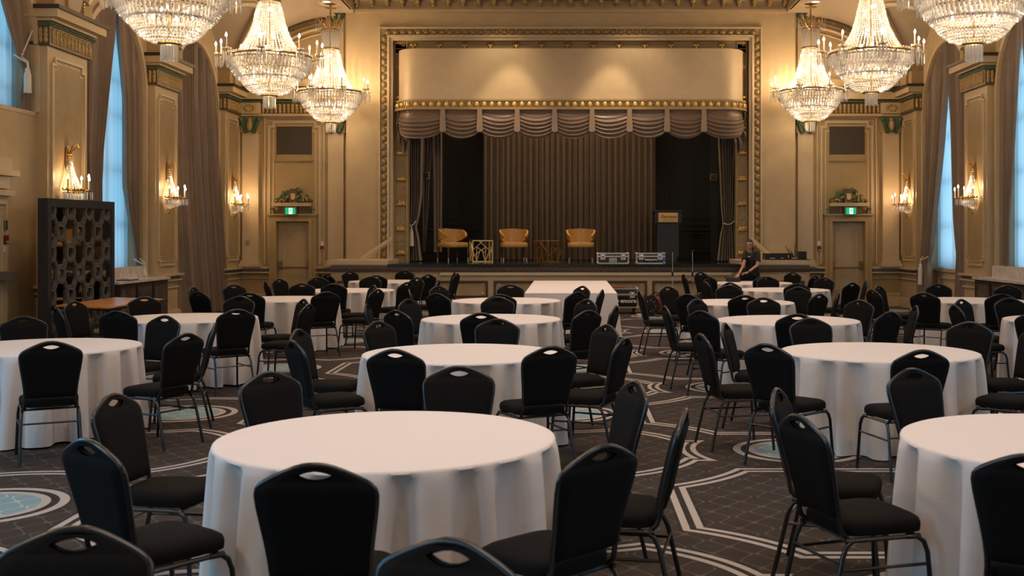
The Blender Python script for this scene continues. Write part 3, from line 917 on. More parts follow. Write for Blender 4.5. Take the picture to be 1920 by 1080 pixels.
# ------------------------------------------------------------------ curtains
def interp(tab, z):
    tab = sorted(tab)
    if z <= tab[0][0]: return tab[0][1]
    for (a, b), (c, d) in zip(tab, tab[1:]):
        if z <= c: return b + (d - b) * (z - a) / (c - a)
    return tab[-1][1]
def side_drape(X, sg, edge_fix, edge_tab, zb, c, r, folds, amp=.06, off=.05, mname='drape', seed=0, full_top=None, fwd=0.0):
    """drape hanging in an arched bay; one edge fixed at y=edge_fix, other edge follows edge_tab[(z, y)]"""
    q = random.Random(seed); ph = q.random() * 6; nu, nv = folds * 10, 40
    def ztop(y):
        t = (y - c) / r
        return ARZ + (r * 1.03) * sqrt(max(0.0, 1 - min(1, abs(t)) ** 2)) + .12
    def fn(u, v):
        y = edge_fix
        for _ in range(3):
            z = zb + (ztop(y) - zb) * v
            y = edge_fix + (interp(edge_tab, z) - edge_fix) * u
        span = abs(interp(edge_tab, z) - edge_fix)
        w = amp * (.6 + .5 * (1 - v)) * min(1.0, max(.35, span))
        o = w * sin(2 * pi * folds * u + ph + .7 * sin(5 * u + ph) + .35 * sin(v * 3 + u * 4)) + .35 * w * sin(2 * pi * folds * 2.3 * u + ph * 2)
        sm = max(0.0, min(1.0, (4.7 - z) / 4.6)) ** 1.4
        if fwd: y += math.copysign(.09, edge_fix - c) * sm * (1 - u) ** 2
        return (X + sg * (off + o + fwd * sm), y, z)
    m = MB(); m.grid(fn, nu, nv); return m
def tieback(parent, P, sg, span, tassel_len=.42, wallp=None):
    m = MB(); pts = []
    for i in range(15):
        a = pi * i / 14
        pts.append((P[0] + sg * (.02 + .14 * sin(a)), P[1] - span / 2 * cos(a), P[2] + .10 * (1 - sin(a)) ))
    m.tube(pts, .014, 6)
    if wallp: m.tube([pts[-1 if wallp[1] > P[1] else 0], wallp], .014, 6)
    t = m.build('tieback', 'cord', parent)
    m = MB(); x, y, z = P[0] + sg * .17, P[1], P[2]
    m.tube([(x, y, z), (x + .01, y, z - .10)], .014, 6); m.ell((x, y, z - .12), .04, .04, .045, 8, 6)
    m.lathe([(.03, 0), (.05, -.05), (.055, -tassel_len), (.0, -tassel_len - .01)], 12, (x, y, z - .13))
    m.build('tassel', 'cord', t)
def sheer(X, sg, y0, y1, zb, zt_fn, seed, label, folds=16, wob=0.0):
    q = random.Random(seed); ph = q.random() * 6
    def fn(u, v):
        y = y0 + (y1 - y0) * u; zt = zt_fn(y); z0 = zb + wob * sin(9 * u + ph) + wob * .5 * sin(23 * u)
        z = z0 + (zt - z0) * v
        return (X + sg * .025 * sin(2 * pi * folds * u + ph), y, z)
    m = MB(); m.grid(fn, 120, 14)
    return tag(m.build('sheer_curtain', 'sheer', smooth=True), label, 'sheer curtain')
def arch_top(c, r): return lambda y: ARZ + r * 1.0 * sqrt(max(0, 1 - min(1, abs(y - c) / r) ** 2))
XLb, XRb = XL - .17, XR + .17
def drapes(side, k, specs, sh, shz, shlab, wob=0.0):
    X, sg = (XLb, 1) if side == 'left' else (XRb, -1)
    c, r = BAYS[k]; ks = 1.015 if side == 'left' else 1.0275
    for i, (fix, tab, zb, folds, amp, lab, tie) in enumerate(specs):
        tab = [(z_, max(c - r + .03, min(c + r - .03, y_ * ks))) for z_, y_ in tab]
        m = side_drape(X - .14 * sg if zb > .5 else X - .13 * sg, sg, fix, tab, zb, c, r, folds, amp, seed=k * 7 + i, off=.06, fwd=.19 if zb < .5 else 0)
        o = m.build('drape', 'drape', smooth=True)
        tag(o, lab, 'curtain', None)
        if tie: tieback(o, tie[0], sg, tie[1], tie[2], tie[3])
    if sh: sheer(X - .30 * sg, sg, sh[0], sh[1], shz, arch_top(c, r), k, shlab, wob=wob)
# left bay with the high window, cut by the left edge
c, r = BAYS[4]
drapes('left', 4, [
    (c + r, [(3.5, 16.25), (4.15, 16.42), (4.35, 16.22), (4.7, 16.0), (5.1, 15.76), (5.8, 15.4)], 3.50, 7, .05,
     'brown drape with short hem tied back at the upper left edge of the picture', ((XLb - .10, 16.46, 4.24), .22, .32, (XLb, 16.82, 4.85))),
    (c - r, [(3.5, 14.2), (4.3, 14.2), (5.8, 15.4)], 3.5, 6, .05, 'brown drape beyond the left edge of the picture, near side of high window', None)],
    (c - r, c + r), 3.40, 'pale sheer curtain in the high window at upper left', .05)
c, r = BAYS[5]
drapes('left', 5, [
    (c - r, [(1.0, 19.1), (2.6, 19.1), (3.2, 19.17), (4.2, 19.42), (5.2, 19.68), (5.8, 19.76)], .95, 8, .07,
     'brown drape between first left pillar and the blue strip of window', None),
    (c + r, [(.95, 20.52), (1.15, 20.78), (1.35, 20.62), (1.8, 20.4), (2.6, 20.1), (4.2, 20.08), (5.2, 19.84), (5.8, 19.76)], .92, 9, .07,
     'brown drape just left of second left pillar, tied back low by the counter', ((XLb - .08, 20.95, 1.16), .26, .14, None))],
    (c - r, c + r), .97, 'blue-lit sheer curtain behind the mirrored screen')
c, r = BAYS[6]
drapes('left', 6, [
    (c - r, [(.02, 24.05), (3, 23.97), (4.6, 23.94), (5.2, 23.97), (5.8, 23.98)], .02, 9, .10, 'brown floor-length drape just right of second left pillar, nearer half of closed pair', None),
    (c + r, [(.02, 24.12), (3, 24.03), (4.6, 24.06), (5.2, 24.02), (5.8, 24.02)], .02, 9, .11, 'brown floor-length drape beside the last left pillar, farther half of closed pair', None)],
    (c - r, c + r), 1.0, 'sheer curtain showing as a thin slit between the closed left drapes')
# right bays
drapes('right', 6, [
    (c + r, [(.02, 24.3), (.8, 24.25), (1.13, 24.35), (1.4, 24.2), (2.1, 24.12), (3.3, 23.9), (5.0, 23.64), (5.8, 23.6)], .02, 8, .08,
     'brown drape by the right corner, gathered by a pale cord with tassel', ((XRb - .04, 25.18, 1.14), .30, .42, (XRb - .06, 25.58, 1.66))),
    (c - r, [(.02, 22.62), (1.3, 22.66), (2.1, 22.95), (3.3, 23.22), (5.0, 23.56), (5.8, 23.6)], .02, 7, .06,
     'brown drape between the bright right window and the right sconce pillar', None)],
    (c - r, c + r), .92, 'bright sheer curtain in the tall right window', .06)
c, r = BAYS[5]
drapes('right', 5, [
    (c + r, [(1.0, 20.3), (2, 20.25), (3.4, 20.05), (5.2, 19.82), (5.8, 19.76)], .98, 8, .07, 'brown drape right of the sconce pillar near the right edge', None),
    (c - r, [(1.0, 18.9), (3, 19.2), (5.8, 19.76)], .98, 8, .07, 'brown drape outside the right edge beyond the pale window strip', None)],
    (c - r, c + r), 1.0, 'pale blue sheer curtain at the right edge')
# other bays nearer the camera (light only)
for side in ('left', 'right'):
    for k in (3, 4):
        if side == 'left' and k == 4: continue
        X, sg = (XLb, 1) if side == 'left' else (XRb, -1)
        c, r = BAYS[k]
        sheer(X - .24 * sg, sg, c - r, c + r, 1.0, arch_top(c, r), k + 40, 'sheer curtain in the %s %s window outside the picture' % ('nearer' if k == 3 else 'next', side))

# ------------------------------------------------------------------ stage curtains
def wall_drape(Y, xa, xb, zb, zt, folds, amp, seed, nu=None, nv=24, yfn=None):
    """xa, xb: tables (z, x) or numbers"""
    q = random.Random(seed); ph = q.random() * 6
    ta = xa if isinstance(xa, list) else [(0, xa)]; tb = xb if isinstance(xb, list) else [(0, xb)]
    def fn(u, v):
        z = zb + (zt - zb) * v; a, b = interp(ta, z), interp(tb, z)
        o = amp * sin(2 * pi * folds * u + ph + 1.1 * sin(7 * u + ph)) + .4 * amp * sin(2 * pi * folds * 1.9 * u)
        return (a + (b - a) * u, Y + o, z)
    m = MB(); m.grid(fn, nu or folds * 9, nv); return m
YC = 28.9
m = wall_drape(YC, ax(906, YC), ax(1229, YC), ZS + .01, 6.2, 30, .075, 5)
tag(m.build('backdrop_curtain', 'stage_drape', smooth=True), 'wide brown pleated curtain across the back of the stage', 'curtain')
Y1 = 26.95
def sx(p, Y=Y1): return ax(p, Y)
def szz(p, Y=Y1): return az(p, Y)
for lab, xa, xb, tie in (
    ('left', [(1.0, sx(753)), (1.9, sx(764)), (2.2, sx(763)), (4, sx(758))], [(1.0, sx(792)), (1.7, sx(785)), (1.9, sx(781)), (2.2, sx(787)), (2.7, sx(792)), (4, sx(794))], 772),
    ('right', [(1.0, sx(1344)), (1.7, sx(1350)), (1.95, sx(1355)), (2.3, sx(1352)), (4, sx(1346))], [(1.0, sx(1385)), (1.7, sx(1380)), (1.95, sx(1376)), (2.3, sx(1380)), (4, sx(1386))], 1366)):
    m = wall_drape(Y1, xa, xb, ZS + .03, 4.6, 7, .07, 11, nu=80, nv=40)
    o = tag(m.build('stage_leg_drape', 'leg_drape', smooth=True), 'grey-brown stage drape tied back at the %s edge of the stage opening' % lab, 'curtain')
    zt_ = 1.93; m = MB()
    a_, b_ = interp(xa, zt_), interp(xb, zt_)
    m.tube([(a_ + (b_ - a_) * i / 12, Y1 - .12 - .05 * sin(pi * i / 12), zt_ + (.12 if lab == 'left' else .06) * (1 - sin(pi * i / 12)) + (i / 12 * .06 if lab == 'right' else 0)) for i in range(13)], .012, 6)
    tb = m.build('tieback', 'cord', o)
    if lab == 'left':
        m = MB(); x = ax(773.5, Y1)
        m.tube([(x, Y1 - .17, zt_), (x, Y1 - .17, zt_ - .10)], .014, 6); m.ell((x, Y1 - .17, zt_ - .12), .035, .035, .04, 8, 6)
        m.lathe([(.03, 0), (.045, -.06), (.062, -.36), (0, -.37)], 12, (x, Y1 - .17, zt_ - .13))
        m.build('tassel', 'cord', tb)
Y2 = 27.6
m = wall_drape(Y2, [(1.3, ax(793, Y2)), (4, ax(790, Y2))], [(1.3, ax(797, Y2)), (2, ax(802, Y2)), (3, ax(807, Y2)), (3.6, ax(810, Y2)), (4, ax(812, Y2))], 1.30, 4.7, 3, .04, 3)
tag(m.build('wing_drape', 'leg_drape', smooth=True), 'narrow grey-brown wing drape left of the dark gap, behind the tied-back drape', 'curtain')
m = wall_drape(Y2, [(1.3, ax(813, Y2)), (3.4, ax(811, Y2)), (3.9, ax(809, Y2))], [(1.3, ax(829, Y2)), (4, ax(831, Y2))], 1.28, 4.7, 3, .04, 8)
tag(m.build('wing_drape', 'leg_drape', smooth=True), 'narrow grey-brown wing drape right of the dark gap, behind left armchair', 'curtain')
# small red picture on the wing drape, notice on the dark wall
p = thing('picture', 'small gold-framed red picture hanging beside the left stage drape', 'picture', at(799, 329.5, 27.45))
m = MB(); 
for a in ((-.085, -.07, -.085, .085), (.07, .085, -.085, .085), (-.085, .085, -.085, -.07), (-.085, .085, .07, .085)): m.box(a[0], a[1], -.02, .01, a[2], a[3])
m.build('picture_frame', 'gold_leaf', p)
m = MB(); m.box(-.07, .07, -.01, .0, -.07, .07); m.build('picture_panel', 'red_art', p)
m = MB(); m.box(-.02, .02, -.015, -.01, -.05, .04); m.build('motif', 'dark_relief', p)
p = thing('notice', 'small framed notice on the dark wall beside the right stage drape', 'notice', at(1338, 332, 28.6))
m = MB(); m.box(-.09, .09, -.01, .02, -.085, .085); m.build('notice_frame', 'gold_wall', p)
m = MB(); m.box(-.07, .07, -.015, -.009, -.065, .065); m.build('notice_sheet', 'dark_relief', p)
m = MB()
for q in range(8): m.octa((-.05 + .013 * q, -.018, .04 - .02 * (q % 4)), .010, .014)
m.build('notice_print', 'gold_relief', p)
# pole carrying the notice on the side wall
m = MB(); m.box(ax(1333, 28.6), ax(1346, 28.6), 28.62, 28.7, 1.06, 6.0); struct(m.build(tn(), 'dark_wall'))

# ------------------------------------------------------------------ curved pelmet with swags
pel = thing('pelmet', 'curved cream pelmet with gilt egg moulding over the stage opening', 'pelmet', (XC, YP, 0))
PX0, PX1 = Xp(747) , Xp(1394)
def path(u, o=0.0):
    """plan of the pelmet; o = outward offset"""
    L = PX1 - PX0; rx, ry = .55, .52
    lens = [.85, L - 2 * rx, .85]; T_ = sum(lens); s = u * T_
    if s < lens[0]:
        a = s / lens[0] * pi / 2; return (PX0 + rx - (rx + o) * cos(a), YP + .12 - (ry + o) * sin(a))
    if s < lens[0] + lens[1]:
        return (PX0 + rx + (s - lens[0]), YP + .12 - ry - o)
    a = (T_ - s) / lens[2] * pi / 2; return (PX1 - rx + (rx + o) * cos(a), YP + .12 - (ry + o) * sin(a))
ZPT, ZPB = 6.02, 4.84
def relp(m):
    m.v = [(x - XC, y - YP, z) for x, y, z in m.v]; return m
def band_(o0, z0, z1, thick=.05, nu=90):
    m = MB(); pr = [(0, z0), (0, z1), (-thick, z1), (-thick, z0)]
    m.grid(lambda u, v: (*path(u, o0 + pr[int(round(v * 4)) % 4][0]), pr[int(round(v * 4)) % 4][1]), nu, 4)
    return relp(m)
band_(.0, ZPB, ZPT, .25).build('fascia_board', 'cream_trim', pel, smooth=True)
m = MB(); m.grid(lambda u, v: (path(u)[0], path(u)[1] * (1 - v) + (YP + .12) * v, ZPT - .01), 90, 1); relp(m).build('top_board', 'cream', pel)
band_(.07, ZPB - .04, ZPB, .3).build('upper_moulding', 'gold_wall', pel, smooth=True)
b_ = band_(.04, ZPB - .19, ZPB - .04, .3).build('gilt_band', 'gold_relief', pel, smooth=True)
band_(.10, ZPB - .24, ZPB - .19, .3).build('lower_moulding', 'gold_wall', pel, smooth=True)
m = MB(); n = 50
for i in range(n):
    x, y = path((i + .5) / n, .05); m.ell((x, y, ZPB - .115), .058, .035, .065, 8, 5)
tag(relp(m).build('egg_row', 'gold_sign', b_, smooth=True), kind='stuff')
m = MB()
for i in range(n + 1):
    x, y = path(i / n, .07)
    for s_ in (-1, 1): m.bar((x, y, ZPB - .18), (x + s_ * .035, y, ZPB - .05), .010)
tag(relp(m).build('dart_row', 'dark_relief', b_), kind='stuff')
# swags
Ysw = YP + .12 - .52
ZV = ZPB - .23
tabs = [ax(p, Ysw) for p in (831, 900, 970, 1040, 1110, 1180, 1250, 1319)]
def usw(x): return x
edges = [PX0 + .06] + tabs + [PX1 - .06]
def inv(x):
    lo, hi = 0.0, 1.0
    for _ in range(40):
        mid = (lo + hi) / 2
        if path(mid)[0] < x: lo = mid
        else: hi = mid
    return lo
for i in range(9):
    ua, ub = inv(edges[i]), inv(edges[i + 1])
    def fn(u, v, ua=ua, ub=ub, i=i):
        sag = 4 * u * (1 - u)
        zb_ = -(.52 + .16 * sag ** .8)
        vv = v
        z = -(.50 * vv + .18 * sag ** .8 * vv ** .45)
        # ridges curved parallel to the hem
        k = vv * (1 - .0) ; dep = k * (0.72 + .28 * sag)
        o = .05 * sin(pi * vv) + .055 * max(0, min(1, (vv - .12) * 3)) * abs(sin(pi * (6.5 * vv + .35 * sin(3 * u + i) * (1 - vv)) + i * .7)) ** 1.3
        x, y = path(ua + (ub - ua) * u, o * (.35 + .65 * sag ** .4) + .0)
        return (x, y, ZV + z)
    m = MB(); m.grid(fn, 26, 56)
    o = relp(m).build('swag', 'swag', pel, smooth=True)
for i, x in enumerate(tabs):
    m = MB(); y = Ysw - .10
    m.prism([(-.05, 0), (.05, 0), (.075, -.50), (.04, -.53), (-.04, -.53), (-.075, -.50)], lambda a, b, t: (x + a, y + t, ZV + b), -.02, .03)
    relp(m).build('tab', 'tab', pel)
for s_, xx in ((1, PX0), (-1, PX1)):
    def fn(u, v):
        zlen = .62 + .42 * (1 - abs(2 * u - 1)); w = .30
        z = -zlen * v
        return (xx + s_ * (u * w - .02) + .03 * sin(9 * v), YP - .02 - .06 * sin(u * 18) - .05 * sin(v * 16 + u * 5) - .10 * u, ZV + z)
    m = MB(); m.grid(fn, 24, 24); relp(m).build('jabot', 'swag', pel, smooth=True)

# ------------------------------------------------------------------ chandeliers
def make_chandelier():
    r = thing('chandelier', 'x', 'chandelier', (0, 0, 0), 0, 'crystal chandeliers in two rows under the ceiling')
    # frame: rings, stem, chain, canopy
    m = MB(); m.tube([(0, 0, .30), (0, 0, 2.45)], .018, 6)
    for rr, z, t in ((.72, .92, .022), (.70, .86, .012), (.60, .70, .012), (.50, .55, .012), (.38, .40, .010), (.13, .24, .022), (.19, 1.90, .020), (.19, 2.33, .016)):
        m.tube([(rr * cos(a * pi / 18), rr * sin(a * pi / 18), z) for a in range(36)], t, 6, closed=True)
    for a in range(8):
        t = a * pi / 4; m.tube([(0, 0, .62), (.4 * cos(t), .4 * sin(t), .70), (.72 * cos(t), .72 * sin(t), .90)], .012, 5)
    m.build('ring_frame', 'old_brass', r)
    m = MB()
    for i in range(16):
        z = 2.45 + i * .028
        m.tube([(.018 * cos(q * pi / 3) * (1 if i % 2 else .3), .018 * sin(q * pi / 3) * (.3 if i % 2 else 1), z + .018 * cos(q * pi / 3 + 1)) for q in range(6)], .006, 4, closed=True)
    m.tube([(0, 0, 2.4), (0, 0, 2.88)], .008, 5)
    m.build('chain', 'old_brass', r)
    m = MB(); m.lathe([(0, 2.80), (.10, 2.815), (.14, 2.83), (.0, 2.845)], 20); m.build('canopy', 'old_brass', r)
    # pear of bead strands
    prof = [(.92, .58), (1.0, .53), (1.10, .46), (1.22, .385), (1.36, .32), (1.55, .265), (1.75, .225), (1.90, .185)]
    m = MB(); NS = 44
    for i in range(NS):
        a = 2 * pi * i / NS; z = .93
        while z < 1.90:
            rr = interp(prof, z) + rnd.uniform(-.004, .004)
            s_ = min(.021, .46 * 2 * pi * rr / NS)
            m.octa((rr * cos(a), rr * sin(a), z), s_, .0175); z += .0335
    tag(m.build('bead_strands', 'crystal', r), kind='stuff')
    # glass rods of the neck
    m = MB()
    for i in range(22):
        a = 2 * pi * i / 22; m.tube([(.185 * cos(a), .185 * sin(a), 1.90), (.185 * cos(a), .185 * sin(a), 2.33)], .0135, 5)
    m.build('glass_rods', 'crystal', r)
    # crown of scrolls with swags of beads
    m = MB()
    for i in range(8):
        a = 2 * pi * i / 8; ca, sa = cos(a), sin(a)
        pts = [(q * ca, q * sa, z) for q, z in ((.05, 2.34), (.12, 2.38), (.20, 2.46), (.25, 2.55), (.29, 2.59), (.325, 2.56), (.31, 2.52))]
        m.tube(pts, [.010, .012, .012, .010, .009, .008, .007], 5)
        m.tube([(.10 * ca, .10 * sa, 2.40), (.09 * ca, .09 * sa, 2.50), (.14 * ca, .14 * sa, 2.57)], .007, 5)
    cr = m.build('crown', 'brass', r)
    m = MB()
    for i in range(8):
        a0 = 2 * pi * i / 8; a1 = a0 + 2 * pi / 8
        for q in range(9):
            t = q / 8; a = a0 + (a1 - a0) * t; rr = .32 - .03 * sin(pi * t); m.octa((rr * cos(a), rr * sin(a), 2.52 - .20 * sin(pi * t)), .011, .014)
        for q in range(10): m.octa((.325 * cos(a0), .325 * sin(a0), 2.50 - q * .028), .010, .014)
        for q in range(6): m.octa((.21 * cos(a0 + .2), .21 * sin(a0 + .2), 2.36 - q * .028), .010, .014)
    tag(m.build('bead_swags', 'prism', cr), kind='stuff')
    # tiers of long prisms
    m = MB()
    for rr, z, h, n in ((.72, .90, .17, 72), (.68, .87, .17, 68), (.64, .80, .17, 64), (.60, .73, .16, 60), (.56, .68, .15, 56), (.52, .62, .13, 50)):
        for i in range(n):
            a = 2 * pi * i / n; m.drop((rr * cos(a), rr * sin(a), z + rnd.uniform(-.012, .012)), .017, h, a)
    tag(m.build('prism_tiers', 'crystal', r), kind='stuff')
    m = MB()
    for i in range(64):
        a = 2 * pi * i / 64; m.ell((.735 * cos(a), .735 * sin(a), .945), .022, .022, .024, 6, 4)
    tag(m.build('ring_balls', 'prism', r), kind='stuff')
    # basket
    m = MB(); pr = [(.25, .14), (.27, .22), (.30, .30), (.345, .365), (.40, .42), (.47, .47), (.55, .51)]
    z = .27
    while z < .58:
        rr = interp(pr, z); n = int(20 + rr * 95)
        for i in range(n):
            a = 2 * pi * (i + (.5 if int(z * 100) % 2 else 0)) / n; m.octa((rr * cos(a), rr * sin(a), z), .0185, .022)
        z += .030
    tag(m.build('basket_beads', 'crystal', r), kind='stuff')
    m = MB()
    for rr, n in ((.10, 16), (.06, 9)):
        for i in range(n):
            a = 2 * pi * i / n; m.drop((rr * cos(a), rr * sin(a), .235), .013, .225, a)
    m.build('pendant_prisms', 'prism', r)
    # inner lamps
    for i in range(6):
        a = 2 * pi * i / 6 + .3
        for rr, z in ((.30, .62),): 
            m = MB(); m.ell((rr * cos(a), rr * sin(a), z), .025, .025, .038, 8, 6); m.build('inner_bulb', 'bulb_in', r)
    for rr, z, a in ((.10, 1.30, .5), (.10, 1.33, 3.6), (.22, 1.06, 0), (.22, 1.06, 2.1), (.22, 1.06, 4.2), (.07, 1.75, 4.4), (.07, 1.76, 5.1)):
        m = MB(); m.ell((rr * cos(a), rr * sin(a), z), .022, .022, .034, 8, 6); m.build('inner_bulb', 'bulb_in', r)
    # eight candle arms, each with its own little crystal collar
    for i in range(8):
        a = 2 * pi * (i + .5) / 8; ca, sa = cos(a), sin(a)
        m = MB(); m.tube([(.70 * ca, .70 * sa, .90), (.76 * ca, .76 * sa, .86), (.84 * ca, .84 * sa, .87), (.87 * ca, .87 * sa, .95)], .011, 6)
        m.tube([(.87 * ca + .06 * cos(q * pi / 6), .87 * sa + .06 * sin(q * pi / 6), .95) for q in range(12)], .008, 5, closed=True)
        arm = m.build('candle_arm', 'old_brass', r)
        m = MB()
        for q in range(9):
            t = 2 * pi * q / 9; x, y = .87 * ca + .07 * cos(t), .87 * sa + .07 * sin(t)
            m.drop((x, y, .92), .011, .18 + .03 * (q % 2), t); m.ell((x, y, .965), .018, .018, .020, 6, 4)
        m.build('collar_prisms', 'prism', arm)
        for off, h in ((-.035, .20), (.055, .15)) if i % 2 else ((.0, .21),):
            x, y = (.87 + off) * ca + .02 * sa, (.87 + off) * sa
            m = MB(); m.tube([(x, y, .95), (x, y, .95 + h)], .013, 8); cd = m.build('candle', 'candle', r)
            m = MB(); m.lathe([(0, 0), (.017, .015), (.020, .035), (.012, .06), (0, .085)], 10, (x, y, .95 + h)); m.build('flame_bulb', 'bulb', cd, smooth=True)
    return r
ch = make_chandelier()
CH = []
for i, (px, tip, Y, lab) in enumerate((
    (619.5, 250, 25.3, 'smallest crystal chandelier of the left row, nearest the stage'),
    (505, 205, 19.75, 'middle crystal chandelier of the left row, above the sconce pillars'),
    (317.5, 118, 14.35, 'largest crystal chandelier at upper left, cut off by the top edge'),
    (1520, 248, 25.3, 'smallest crystal chandelier of the right row, nearest the stage'),
    (1633.5, 199, 19.75, 'middle crystal chandelier of the right row'),
    (1826, 118, 14.35, 'largest crystal chandelier at upper right, cut off by top edge'))):
    P = at(px, tip, Y)
    o = ch if i == 0 else dup(ch)
    o.location = P; o.rotation_euler = (0, 0, (.12, .5, .25, -.1, .35, .9)[i])
    o['label'] = lab; CH.append(P)

# ------------------------------------------------------------------ sconces
def make_sconce():
    """wall at x=0, projecting to +x"""
    r = thing('wall_sconce', 'x', 'wall light', (0, 0, 0), 0, 'crystal wall sconces on the pillars')
    m = MB(); m.ell((.02, 0, .50), .02, .07, .20, 10, 6); m.tube([(.0, 0, .30), (.05, 0, .58), (.10, 0, .70), (.17, 0, .72), (.19, 0, .66)], .014, 6)
    m.tube([(.02, 0, .50), (.06, .05, .62), (.10, .10, .66)], .010, 5); m.tube([(.02, 0, .50), (.06, -.05, .62), (.10, -.10, .66)], .010, 5)
    m.ell((.05, 0, .54), .05, .06, .05, 8, 6)
    m.build('gilt_bracket', 'brass', r)
    m = MB()
    m.tube([(.04 + .21 * cos(a * pi / 12), .21 * sin(a * pi / 12), 0) for a in range(-6, 7)], .012, 6)
    m.tube([(.04 + .21 * cos(a * pi / 12), .21 * sin(a * pi / 12), -.04) for a in range(-6, 7)], .008, 6)
    for a in range(-6, 7): m.ell((.04 + .22 * cos(a * pi / 12), .22 * sin(a * pi / 12), .02), .016, .016, .016, 6, 4)
    m.tube([(0, 0, -.22), (.05, 0, -.24), (.05, 0, -.30)], .012, 6); m.ell((.05, 0, -.30), .018, .018, .03, 6, 5)
    m.build('ring_frame', 'old_brass', r)
    m = MB(); prof = [(0, .19), (.12, .15), (.25, .095), (.38, .06), (.50, .045)]
    for i in range(13):
        a = -pi / 2 + pi * i / 12; z = .01
        while z < .5:
            rr = interp(prof, z); m.octa((.03 + rr * cos(a), rr * sin(a), z), .0125, .0145); z += .026
    tag(m.build('bead_strands', 'crystal', r), kind='stuff')
    m = MB()
    for rr, z, h, n in ((.21, -.03, .12, 15), (.17, -.06, .12, 12)):
        for i in range(n + 1):
            a = -pi / 2 + pi * i / n; m.drop((.04 + rr * cos(a), rr * sin(a), z), .014, h, a)
    z = -.10
    for rr in (.16, .14, .11, .08, .04):
        for i in range(9):
            a = -pi / 2 + pi * i / 8; m.octa((.04 + rr * cos(a), rr * sin(a), z), .016, .018)
        z -= .026
    tag(m.build('prism_basket', 'crystal', r), kind='stuff')
    m = MB(); m.ell((.10, 0, .14), .02, .02, .035, 8, 6); m.build('inner_bulb', 'bulb_in', r)
    m = MB(); m.ell((.09, 0, .32), .016, .016, .028, 8, 6); m.build('inner_bulb', 'bulb_in', r)
    for (x, y, h) in ((.13, -.24, .17), (.13, .24, .17), (.34, .02, .19), (.38, -.06, .14)):
        if (x, y) != (.38, -.06):
            m = MB(); m.tube([(.08 + (x - .08) * .5, y * .6, -.02), (x, y, -.05), (x, y, .0)], .010, 6)
            m.tube([(x + .05 * cos(q * pi / 5), y + .05 * sin(q * pi / 5), .0) for q in range(10)], .009, 5, closed=True)
            arm = m.build('candle_arm', 'old_brass', r)
            m = MB()
            for q in range(8):
                t = 2 * pi * q / 8; m.drop((x + .055 * cos(t), y + .055 * sin(t), -.02), .009, .13, t)
            m.build('collar_prisms', 'prism', arm)
        m = MB(); m.tube([(x, y, 0), (x, y, h)], .012, 8); cd = m.build('candle', 'candle', r)
        m = MB(); m.lathe([(0, 0), (.015, .012), (.017, .03), (.010, .05), (0, .07)], 10, (x, y, h)); m.build('flame_bulb', 'bulb', cd, smooth=True)
    return r
sc = make_sconce(); SCN = []
for i, (X, Y, z, rz, lab) in enumerate((
    (XL, 17.50, 2.40, 0, 'lit crystal wall sconce above the mirrored screen'),
    (XL, 21.88, 2.43, 0, 'lit crystal wall sconce on the second left pillar between two drapes'),
    (XL, 26.15, 2.42, 0, 'lit crystal wall sconce in the left corner beside the exit door wall'),
    (XR, 26.10, 2.42, pi, 'lit crystal wall sconce in the right corner beside the exit door wall'),
    (XR, 21.88, 2.43, pi, 'lit crystal wall sconce between the two right windows'))):
    o = sc if i == 0 else dup(sc)
    o.location = (X + (.006 if rz == 0 else -.006), Y, z); o.rotation_euler = (0, 0, rz); o['label'] = lab; SCN.append((X, Y, z, 1 if rz == 0 else -1))
# downlights in the soffits
for px, Y, lab in ((612, 25.0, 'round recessed downlight in the left soffit'), (1529, 25.0, 'round recessed downlight in the right soffit')):
    X = ax(px, Y)
    d = thing('downlight', lab, 'ceiling light', (X, Y, SOF - .012), 0, 'recessed soffit downlights')
    m = MB(); m.lathe([(.085, 0), (.12, -.004), (.12, .010), (.085, .010)], 20); m.build('bezel', 'white_plastic', d)
    m = MB(); m.lathe([(0, .004), (.085, .004)], 20); m.build('lens', 'downlight', d)
